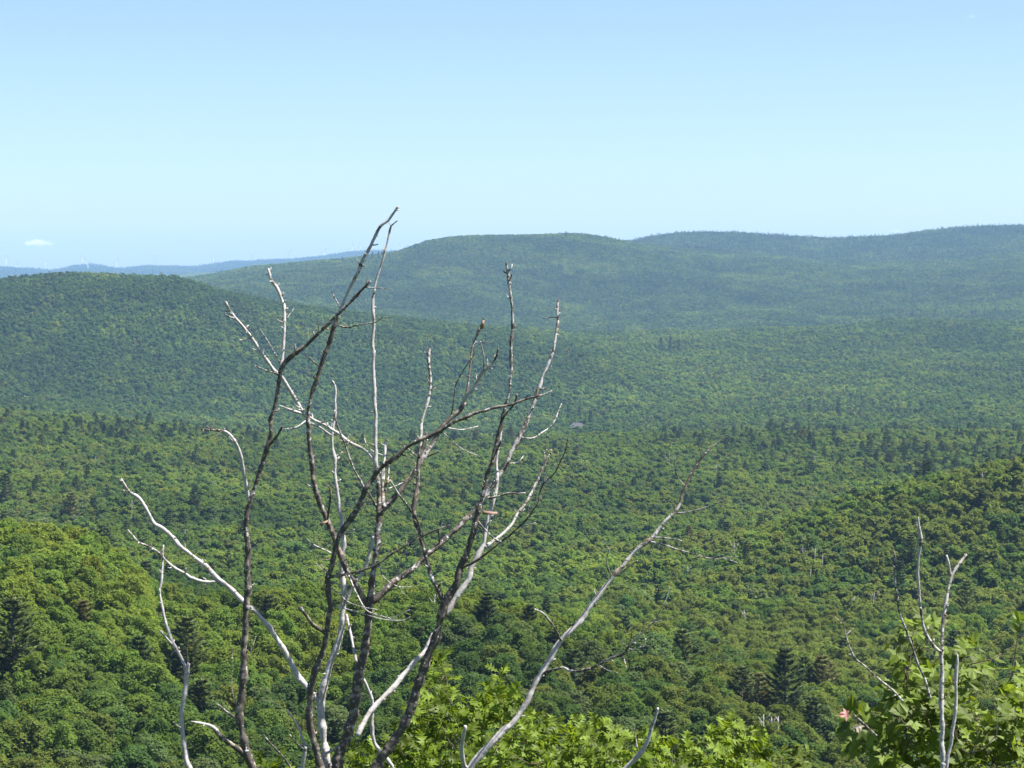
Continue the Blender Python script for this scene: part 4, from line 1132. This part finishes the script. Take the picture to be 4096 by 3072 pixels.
limb(DT, 'Wg', "712,1270,1.5,.4 733,1282 750,1299 778,1310 815,1317,.9", None, -0.5, "twig", 'L1')
limb(DT, 'Wh', "753,1242,2,.5 763,1267 773,1287 785,1309,1.8,.4 800,1324 845,1337,1.2,.4", -0.1, -0.3, "twig", 'Y')
# long right limb
limb(DT, 'W', f"800,{YB-120:.0f},15,.7 900,1850,11,.5 975,1720,9,.3 1018,1654,8.4,.15 1035,1634,8.2,.1 1053,1614,8,.2 1073,1592,7.8,.35 1090,1574,7.6,.2 1103,1567,7.6,.2 1116,1552,7.6,.3 1131,1529,7.4,.15 1143,1504,7.2,.1 1156,1477,7.2,.15 1173,1452,7.2,.3 1186,1429,7,.15 1198,1404,6.8,.1 1213,1382,6.8,.1 1236,1359,6.2,.15 1256,1337,5.8,.15 1271,1314,5.6,.1 1288,1292,5.4,.15 1306,1269,5.2,.1 1323,1249,5.2,.45 1331,1237,5.4,.7 1346,1219,4.8,.4 1371,1192,4.6,.3 1401,1167,4.6,.6 1421,1149,4,.25 1438,1127,3.8,.25 1456,1107,3.6,.4 1466,1092,3.6,.5 1473,1067,3.4,1 1481,1049,3.2,1 1491,1027,3.8,1.2 1503,1007,3.5,1.2 1518,987,3.3,1.2 1531,972,3,1.2", 0.15, 0.9, stubs=10)
limb(DT, 'Wt0', "1531,973,.9,.8 1548,957 1578,938,.6,.7", None, 1.0, "twig", 'W')
limb(DT, 'Wt1', "1516,990,1.1,.7 1513,977 1507,956,.8", None, 0.8, "twig", 'W')
limb(DT, 'Wt2', "1479,1050,1.6,.4 1463,1029 1459,1010 1458,987,1", None, 0.7, "twig", 'W')
limb(DT, 'Wt3', "1457,1108,1.7,.2 1481,1107 1518,1098,1.4,.2 1548,1087 1566,1079,.9", None, 0.6, "twig", 'W')
limb(DT, 'Wt4', "1414,1161,2.3,.4 1441,1163,2 1472,1168,1.9,.4", None, 0.6, "twig", 'W')
limb(DT, 'Wt5', "1404,1170,2.2,.4 1431,1176,2,.3 1461,1186 1496,1196,1.7,.3 1518,1203 1546,1207,1.4,.3 1568,1205 1593,1202,.8", None, 0.4, "twig", 'W')
limb(DT, 'Wt6', "1563,1206,1,.4 1580,1211 1601,1219,.7", 0.45, 0.4, "twig", 'W')
limb(DT, 'Wt7', "1322,1246,1.9,.2 1311,1219,1.7,.2 1312,1199 1315,1187,1.6 1302,1169,1.1,.2", None, 0.3, "twig", 'W')
limb(DT, 'Wt8', "1332,1244,2,.2 1356,1226,1.8 1377,1212,1.6,.3", None, 0.2, "twig", 'W')
limb(DT, 'Wt9', "1212,1384,2.8,.8 1198,1357,2.6,.6 1176,1327,2.4,.3 1156,1317,2,.3", None, 0.0, "twig", 'W')
limb(DT, 'WA', "1172,1456,4,.7 1191,1448,3.6,.6 1218,1442,3.4,.3 1228,1448,3.6,.2 1248,1450,3.4,.6 1271,1445,3.2,.6 1296,1435,3,.7 1318,1423,2.8,.5 1346,1413,2.8,.8 1356,1398,2.8,.9 1368,1384,2.2,.2 1388,1367,2,.2 1410,1345,1.9,.3", None, -0.2, parent='W', stubs=5)
limb(DT, 'WA1', "1410,1345,1.5,.5 1418,1334 1433,1307,1.1 1440,1290 1447,1267,.7", None, -0.2, "twig", 'WA')
limb(DT, 'WA2', "1410,1345,1.4,.3 1438,1339 1468,1327,.7,.2", None, -0.4, "twig", 'WA')
limb(DT, 'WA3', "1355,1399,1.4,.5 1338,1382 1333,1367,.9", None, -0.3, "twig", 'WA')
limb(DT, 'WA4', "1356,1398,1.5,.7 1363,1379 1366,1352,.9", None, -0.1, "twig", 'WA')
limb(DT, 'WA5', "1357,1399,1.4,.4 1366,1404 1383,1399 1403,1394,.8", None, -0.4, "twig", 'WA')
limb(DT, 'WA6', "1381,1400,1.1,.5 1390,1390 1396,1379,.8", -0.32, -0.3, "twig", 'WA')
limb(DT, 'WA7', "1294,1437,1.4,.2 1313,1448 1333,1453,.9", None, -0.3, "twig", 'WA')
limb(DT, 'WA8', "1346,1414,1,.3 1350,1430 1356,1443 1377,1440,.7", None, -0.2, "twig", 'WA')
limb(DT, 'Wl', "1012,1665,5.6,.2 1003,1654,5.4,.05 998,1627,5.2,.05 1000,1594,5,.05 1005,1569,4.8,.1", None, 0.3, parent='W')
limb(DT, 'Wr', f"870,{YB-160:.0f},10,.5 1150,1850,8,.3 1300,1710,6.4,.1 1351,1659,5.8,0 1373,1639,5.4,.1 1388,1622,5.2,0 1401,1597,4.6,0 1408,1574,4,.5 1416,1549,3.4,.3 1422,1529,2.6,.3", 0.25, -0.3, stubs=4)
limb(DT, 'Wr1', "1379,1633,1.5,.5 1374,1600 1369,1572,1.1", None, -0.2, "twig", 'Wr')
# low bits at the left of the trunk
limb(DT, 'B1', "676,1622,3,.1 653,1599,2.8,0 648,1577,2.6,0 635,1554,2.3,0 619,1532,1.6,0", None, -0.3, parent='L1', stubs=3)
limb(DT, 'B2', "660,1622,2,.4 638,1602,1.8 625,1587,1.5", None, -0.4, "twig", 'B1')
limb(DT, 'B3', f"700,{YB-430:.0f},6,.3 650,1700,4.6,.1 654,1659,4.4,0 660,1614,4,.1", 0.05, -0.2)
limb(DT, 'B4', "660,1720,3.4,.8 625,1654,2.2,.8 610,1632,2.1,.8 585,1607,1.9,.7 568,1587,1.4,.6", None, -0.2, "twig", 'B3')
limb(DT, 'B5', "700,1630,3.4,.1 710,1624,3.2,.1 730,1613,3,.1", 0.1, 0.05, "twig", 'S')
# curls of loose bark
def flake(px, py, dep, L, W, ang, key):
    o_ = at(px, py, T_D + dep); a = R(ang); mb = MB()
    vs = []
    for i in range(7):
        t = i / 6
        for s in (-1, 1):
            vs.append(o_ + L * (t - .1) * (math.cos(a) * RT + math.sin(a) * UP) + W * s * (1 - t * .4) * (-math.sin(a) * RT + math.cos(a) * UP) + FWD * (-0.03 * math.sin(t * 3) + 0.012 * s))
    vs = np.array(vs) - gb
    v2 = vs + FWD * 0.003
    fs = [(2 * i, 2 * i + 1, 2 * i + 3, 2 * i + 2) for i in range(6)] + [(14 + 2 * i + 2, 14 + 2 * i + 3, 14 + 2 * i + 1, 14 + 2 * i) for i in range(6)]
    fs += [(2 * i + 2, 14 + 2 * i + 2, 14 + 2 * i, 2 * i) for i in range(6)] + [(2 * i + 1, 14 + 2 * i + 1, 14 + 2 * i + 3, 2 * i + 3) for i in range(6)] + [(0, 14, 15, 1), (12, 13, 27, 26)]
    mb.add(np.concatenate([vs, v2]), fs, [.62] * 28)
    link("bark_flake", mb.mesh("bark_flake", M_FLAKE, True, True), LIMBS[key]['obj'])
M_FLAKE = simple_mat("loose_bark", (0.20, 0.13, 0.095), 0.85, noise=0.35, scale=20)
flake(1046, 1107, -0.15, 0.085, 0.011, -3, 'R2')
flake(832, 1048, 0.1, 0.055, 0.009, 50, 'Mside')
flake(693, 1132, -0.15, 0.05, 0.008, 25, 'Y')
flake(1040, 707, 0.45, 0.05, 0.011, 72, 'L4a')

# ------------------------------------------------------------------ dead sapling by the maple
S_D = 14.2
sb = at(2038, 1659, S_D); sb[2] = float(ground(sb[0], sb[1]))
ys = 1659 + (at(2038, 1659, S_D)[2] - sb[2]) / (S_OV * K * S_D) + 10
so = empty("dead_sapling", sb)
tag(so, "grey forked dead sapling rising in front of the maple leaves", "dead sapling")
DS = dict(obj=so, org=sb)
limb(DS, 'd1', f"2038,{ys:.0f},8,.5 2040,1800,6,.3 2036,1659,5.4,.35 2035,1569,5.4,.3 2034,1494,5.4,.35 2034,1444,5.2,.35 2034,1404,5.2,.35", 0, 0, "stem", base_d=S_D, stubs=2)
limb(DS, 'd1a', "2034,1408,4.4,.4 2026,1404,4,.4 2009,1384,4,.4 1996,1357,3.6,.45 1990,1319,3.2,.5 1986,1282,2.8,.45 1983,1244,2.6,.2 1983,1229,2.6,.1 1984,1204,3,.1 1988,1179,4,.6 1988,1162,5,.5 1985,1142,4,.1 1984,1128,2.4,0 1984,1117,1,0", None, -.15, "branch", 'd1', base_d=S_D, stubs=2)
limb(DS, 'd1b', "2034,1406,4.6,.5 2035,1394,4.4,.5 2036,1357,4,.5 2041,1314,3.6,.4 2049,1274,3.4,.4 2054,1252,3.8,.25 2057,1241,3.4,.2 2069,1222,3.2,.3 2088,1197,2.8,.4", None, .15, "branch", 'd1', base_d=S_D, stubs=3)
limb(DS, 'd1c', "2055,1246,3,.2 2052,1232,2.8,.2 2049,1217 2045,1199,2.2,.3", None, .1, "branch", 'd1b', base_d=S_D)
limb(DS, 'd1s', "1987,1158,2,0 1982,1140,1.6,0 1980,1127,.8,0", -.12, -.12, "twig", 'd1a', base_d=S_D)
limb(DS, 'd2', f"2040,{ys-120:.0f},6,.3 2036,1720,5,.1 2044,1659,4.4,.05 2054,1607,4,.05 2060,1557,4,.05 2065,1507,3.8,.05 2066,1457,3.6,.1 2068,1429,3.4,.2 2068,1414,1.6,0", .05, -.1, "stem", base_d=S_D, stubs=1)

# ------------------------------------------------------------------ leaves
OAK_HALF = [(0.0, 0.012), (0.10, 0.03), (0.17, 0.05), (0.27, 0.20), (0.26, 0.10), (0.33, 0.06), (0.45, 0.22), (0.52, 0.33), (0.47, 0.16), (0.53, 0.07), (0.66, 0.25), (0.74, 0.36), (0.69, 0.16), (0.74, 0.07), (0.84, 0.19), (0.90, 0.24), (0.87, 0.09), (0.93, 0.04), (1.0, 0.0)]
MAPLE_POL = [(-180, .12), (-150, .42), (-128, .52), (-118, .40), (-104, .46), (-88, .62), (-74, .92), (-66, .62), (-52, .44), (-38, .58), (-24, .78), (-12, .82), (0, 1.05)]
NARROW = [(0.0, 0.01), (0.12, 0.06), (0.3, 0.13), (0.55, 0.16), (0.75, 0.12), (0.9, 0.05), (1.0, 0.0)]


def leaf_from_half(half):
    v = []; f = []
    for t, w in half: v += [(w, t, 0), (0, min(max(t, 0), 1) if True else t, 0), (-w, t, 0)]
    v = np.array(v)
    for i in range(len(half) - 1):
        a = 3 * i
        f += [(a + 1, a, a + 3, a + 4), (a + 2, a + 1, a + 4, a + 5)]
    return v, f


def leaf_maple():
    h = MAPLE_POL; pts = [(math.sin(R(a)) * r, math.cos(R(a)) * r) for a, r in h]
    full = pts + [(-x, y) for x, y in pts[-2:0:-1]]
    full = np.array(full) * 0.62; full[:, 1] += 0.30
    v = np.concatenate([[(0, 0.30, 0)], np.c_[full, np.zeros(len(full))]])
    m = len(full)
    return v, [(0, 1 + (i + 1) % m, 1 + i) for i in range(m)]


def add_leaf(store, base, shape, pos, direc, nrm, L, rr, droop=0.25, fold=0.25):
    v, f = shape
    y = direc / np.linalg.norm(direc); zv = nrm - y * nrm.dot(y); zv /= np.linalg.norm(zv) + 1e-9; x = np.cross(y, zv)
    p = v.copy() * L
    t = v[:, 1]
    pz = p[:, 2] + (-droop * t * t + fold * np.abs(v[:, 0]) * rr.choice([1, 1, -.6]) + 0.05 * np.sin(t * 9 + rr.random() * 6)) * L
    w = pos + p[:, 0:1] * x + p[:, 1:2] * y + pz[:, None] * zv
    n0 = store['n']; store['v'].append(w); store['f'] += [tuple(i + n0 for i in q_) for q_ in f]; store['n'] += len(w)


def unit(v): return v / (np.linalg.norm(v) + 1e-9)


def leafy(name_tree, label, cat, base_px, dist, shoots, shape, Lrange, mat, nleaf, twig_len, seed, droop, up_bias, flat=0.5, face=-.25, petiole=0.0):
    """a live plant: shoots (plan x, y, depth offset) each carry a spray of leaves"""
    rr = np.random.default_rng(seed)
    b = at(base_px, 1659, dist); gz0 = float(ground(b[0], b[1])); org = np.array([b[0], b[1], gz0])
    o = empty(name_tree, org); tag(o, label, cat)
    st = dict(v=[], f=[], n=0); tw = MB()
    trunk = MB(); H = b[2] - gz0
    trunk.tube([(0, 0, -.3), (0.05, 0, H * .4), (0, .05, H * .8), (0.02, 0, H * .9)], [.06, .05, .035, .02], 8)
    hub = np.array([0, 0, H * 0.8])
    cs = [at(q[0], q[1], dist + q[2]) - org for q in shoots]
    for k, sh in enumerate(shoots):
        c = cs[k]
        d0 = unit(unit(c - hub) * .55 + np.array([0, 0, up_bias]) + rr.normal(size=3) * .28)
        L = twig_len * rr.uniform(.7, 1.3)
        tipp = c + d0 * L * .4; root = c - d0 * L * .6
        low_ = [q for q in cs if np.linalg.norm(q - hub) < np.linalg.norm(c - hub) - .04]
        par_ = min(low_, key=lambda q: np.linalg.norm(q - root)) if low_ else hub
        par_ = par_ + np.array([0, 0, -twig_len * .3])
        mid = (root + par_) / 2 + np.array([0, 0, -.03])
        tw.tube([par_, mid, root, (root + tipp) / 2, tipp], [.004, .0035, .003, .0025, .0012], 5)
        nl = int(nleaf * rr.uniform(.75, 1.25))
        for i in range(nl):
            s = rr.random() ** .7; pos = root + (tipp - root) * s
            a = i * 2.4 + rr.random() * .8
            e1 = unit(np.cross(d0, np.array([.3, .2, 1.]))); e2 = np.cross(d0, e1)
            out = e1 * math.cos(a) + e2 * math.sin(a)
            dr = unit(d0 * (.25 + .75 * s) + out * (1.0 - .35 * s) + np.array([0, 0, -.12]) + rr.normal(size=3) * .2)
            nr_ = unit(np.array([0, 0, 1.0]) * flat + unit(pos - hub) * .45 + np.array([0, face, 0]) + rr.normal(size=3) * .34)
            if petiole:
                q2 = pos + dr * petiole * rr.uniform(.6, 1.2); tw.tube([pos, q2], [.0014, .0011], 3); pos = q2
                dr = unit(dr + np.array([0, 0, -.45]))
            add_leaf(st, None, shape, pos, dr, nr_, rr.uniform(*Lrange), rr, droop * rr.uniform(.5, 1.5))
    me_ = mesh_np("foliage", np.concatenate(st['v']), st['f'], mat)
    link("foliage", me_, o)
    link("trunk", trunk.mesh("trunk", M_TWIG, True), o)
    link("twigs", tw.mesh("twigs", M_TWIG, True), o)
    return o, org, rr


OAK = leaf_from_half(OAK_HALF); MAP = leaf_maple(); NAR = leaf_from_half(NARROW)
env = [(770, 1652), (800, 1640), (840, 1608), (880, 1585), (905, 1540), (925, 1490), (950, 1468), (975, 1490), (1000, 1515), (1030, 1498), (1070, 1488), (1100, 1505), (1125, 1535), (1155, 1572), (1200, 1582), (1270, 1572), (1330, 1590), (1400, 1590), (1440, 1618), (1480, 1622), (1525, 1598), (1560, 1572), (1600, 1572), (1635, 1600), (1655, 1640), (1670, 1680)]
ex = [e_[0] for e_ in env]; ey = [e_[1] for e_ in env]
sh = []
rr0 = random.Random(5)
for i in range(900):
    x = rr0.uniform(775, 1665); y0 = np.interp(x, ex, ey)
    y = y0 + 6 + (rr0.random() ** 1.2) * (1720 - y0)
    if all((x - a[0]) ** 2 + (y - a[1]) ** 2 > 20 ** 2 for a in sh): sh.append((x, y, rr0.uniform(-.9, 1.1) + (y - y0) * -.004))
sh += [(945, 1440, .2), (960, 1446, .3), (1080, 1474, 0), (575, 1668, -.3), (598, 1672, -.2), (752, 1660, 0)]
leafy("oak_tree", "live oak with sharply lobed yellow-green leaves, behind the dead tree's foot", "oak", 1200, 18.0, sh, OAK, (.10, .165), M_OAK, 10, .16, 31, .28, .75, flat=.45)

mp = []
rr0 = random.Random(9)
CL = [(1975, 1372, 34, 16, 7), (1960, 1398, 22, 14, 3), (2080, 1425, 36, 14, 7), (2095, 1462, 32, 20, 6), (1955, 1470, 34, 18, 8), (1985, 1500, 50, 25, 14), (2050, 1500, 40, 40, 12), (1925, 1500, 22, 12, 4), (1876, 1584, 30, 22, 8), (1912, 1622, 42, 22, 10), (1972, 1560, 50, 30, 15), (2010, 1610, 60, 40, 20), (2100, 1560, 45, 40, 16), (2150, 1600, 55, 45, 20), (2190, 1540, 26, 50, 12), (2195, 1480, 20, 24, 5), (2090, 1640, 60, 26, 14), (1970, 1660, 70, 20, 14), (2215, 1620, 30, 60, 12), (2212, 1362, 10, 12, 2), (1848, 1566, 10, 10, 2)]
for cx, cy, sx, sy, m in CL:
    for i in range(int(m * .78 + .5)): mp.append((cx + rr0.uniform(-1, 1) * sx, cy + rr0.uniform(-1, 1) * sy, rr0.uniform(-.25, .9)))
mo, morg, _r = leafy("maple_tree", "live maple with broad shiny green leaves in the lower right corner", "maple", 2070, 15.2, mp, MAP, (.098, .152), M_MAPLE, 4.6, .12, 33, .30, .35, flat=.6, face=-.75, petiole=.03)
DM = dict(obj=mo, org=morg)
limb(DM, 'm1', "2010,1510,3,.5 1999,1470,2.6,.5 1984,1437,2.4 1971,1399 1959,1364,2.4 1946,1332,2.2 1940,1307,2 1935,1269 1933,1244,1.8 1933,1229 1934,1209,2 1930,1187,1.2", -1.0, -1.1, "bare_twig", base_d=15.2, stubs=3)
limb(DM, 'm2', "1950,1515,2.8,.5 1929,1492,2.4 1904,1472 1884,1454,2.2 1866,1437,2 1846,1419,1.8 1834,1394,1.5 1826,1369,1.3 1819,1337,.9", -1.0, -1.2, "bare_twig", base_d=15.2, stubs=4)
limb(DM, 'm3', "1895,1590,2.2,.5 1875,1572,1.8 1855,1553,1.5 1842,1541,1.2", -.5, -.6, "bare_twig", base_d=15.2)
for nm, mt, px, py, L, dv, nv in (("red_leaf", M_RED, 1838, 1541, .085, (-1, -.1, -.1), (.1, -.8, .6)), ("pale_leaf", M_PALE, 1853, 1560, .075, (.15, -.1, -1), (.1, -1, .25))):
    st = dict(v=[], f=[], n=0)
    add_leaf(st, None, MAP, at(px, py, 14.6) - morg, np.array(dv, float), np.array(nv, float), L, np.random.default_rng(3), .1, .1)
    link(nm, mesh_np(nm, np.concatenate(st['v']), st['f'], mt), mo)

hk = [(rr0.uniform(1688, 1742), rr0.uniform(1622, 1680), rr0.uniform(-.2, .3)) for _ in range(13)] + [(1716, 1624, 0)]
leafy("sapling", "small pale green sapling with narrow drooping leaves, left of the maple", "sapling", 1716, 17.0, hk, NAR, (.06, .10), M_HICK, 9, .08, 35, .5, .5, flat=.6)

# ------------------------------------------------------------------ small far clouds (real vapour, beyond the haze)
def cloud(px, py, w, h, d, dens, seed, label):
    m, nt, out = new_mat("cloud_vapour")
    tc = N(nt, "ShaderNodeTexCoord")
    nz = N(nt, "ShaderNodeTexNoise"); nz.inputs["Scale"].default_value = 2.6; nz.inputs["Detail"].default_value = 4
    mpn = N(nt, "ShaderNodeMapping"); mpn.inputs["Location"].default_value = (seed, seed * 2, 0); mpn.inputs["Scale"].default_value = (1.4, 1, .9)
    nt.links.new(tc.outputs["Object"], mpn.inputs[0]); nt.links.new(mpn.outputs[0], nz.inputs["Vector"])
    ln = N(nt, "ShaderNodeVectorMath", operation='LENGTH'); nt.links.new(tc.outputs["Object"], ln.inputs[0])
    f1 = N(nt, "ShaderNodeMapRange"); f1.inputs[1].default_value = 0.1; f1.inputs[2].default_value = 1.0; f1.inputs[3].default_value = .42; f1.inputs[4].default_value = -.45
    nt.links.new(ln.outputs["Value"], f1.inputs[0])
    ad = N(nt, "ShaderNodeMath", operation='ADD'); nt.links.new(nz.outputs[0], ad.inputs[0]); nt.links.new(f1.outputs[0], ad.inputs[1])
    f2 = N(nt, "ShaderNodeMapRange"); f2.inputs[1].default_value = .5; f2.inputs[2].default_value = .8; f2.inputs[4].default_value = dens
    nt.links.new(ad.outputs[0], f2.inputs[0])
    pv = N(nt, "ShaderNodeVolumePrincipled"); pv.inputs["Color"].default_value = (1, 1, 1, 1)
    nt.links.new(f2.outputs[0], pv.inputs["Density"])
    nt.links.new(pv.outputs[0], out.inputs["Volume"])
    mm = S_OV * K * d
    import bmesh
    bm = bmesh.new(); bmesh.ops.create_icosphere(bm, subdivisions=3, radius=1.0)
    me_ = bpy.data.meshes.new("cloud"); bm.to_mesh(me_); bm.free(); me_.materials.append(m)
    o = link("cloud", me_, None, at(px, py, d)); o.scale = (w * mm, w * mm * .5, h * mm)
    tag(o, label, "cloud")


cloud(80, 525, 62, 15, 42000, .010, 1.7, "small faint pinkish cloud low at the left over the far ridge")
cloud(2098, 36, 20, 10, 42000, .0014, 5.1, "faint wisp of cloud near the upper right corner")
cloud(1935, 500, 34, 9, 44000, .002, 9.3, "faint cloud just above the right-hand far hill")

# ------------------------------------------------------------------ haze over the whole valley
m, nt, out = new_mat("haze")
pv = N(nt, "ShaderNodeVolumePrincipled")
pv.inputs["Color"].default_value = (*HAZE_COL, 1)
pv.inputs["Density"].default_value = HAZE
pv.inputs["Anisotropy"].default_value = 0.0
nt.links.new(pv.outputs[0], out.inputs["Volume"])
zlo = float(gz.min()) - 1.0; ztop = 275.0
mb = MB(); mb.box((0, 0, (zlo + ztop) / 2), (41400, 41400, ztop - zlo))
hz_o = link("haze", mb.mesh("haze", m))
tag(hz_o, "pale blue haze in the air over the valley", "haze", None, "stuff")
hz_o.display_type = 'WIRE'
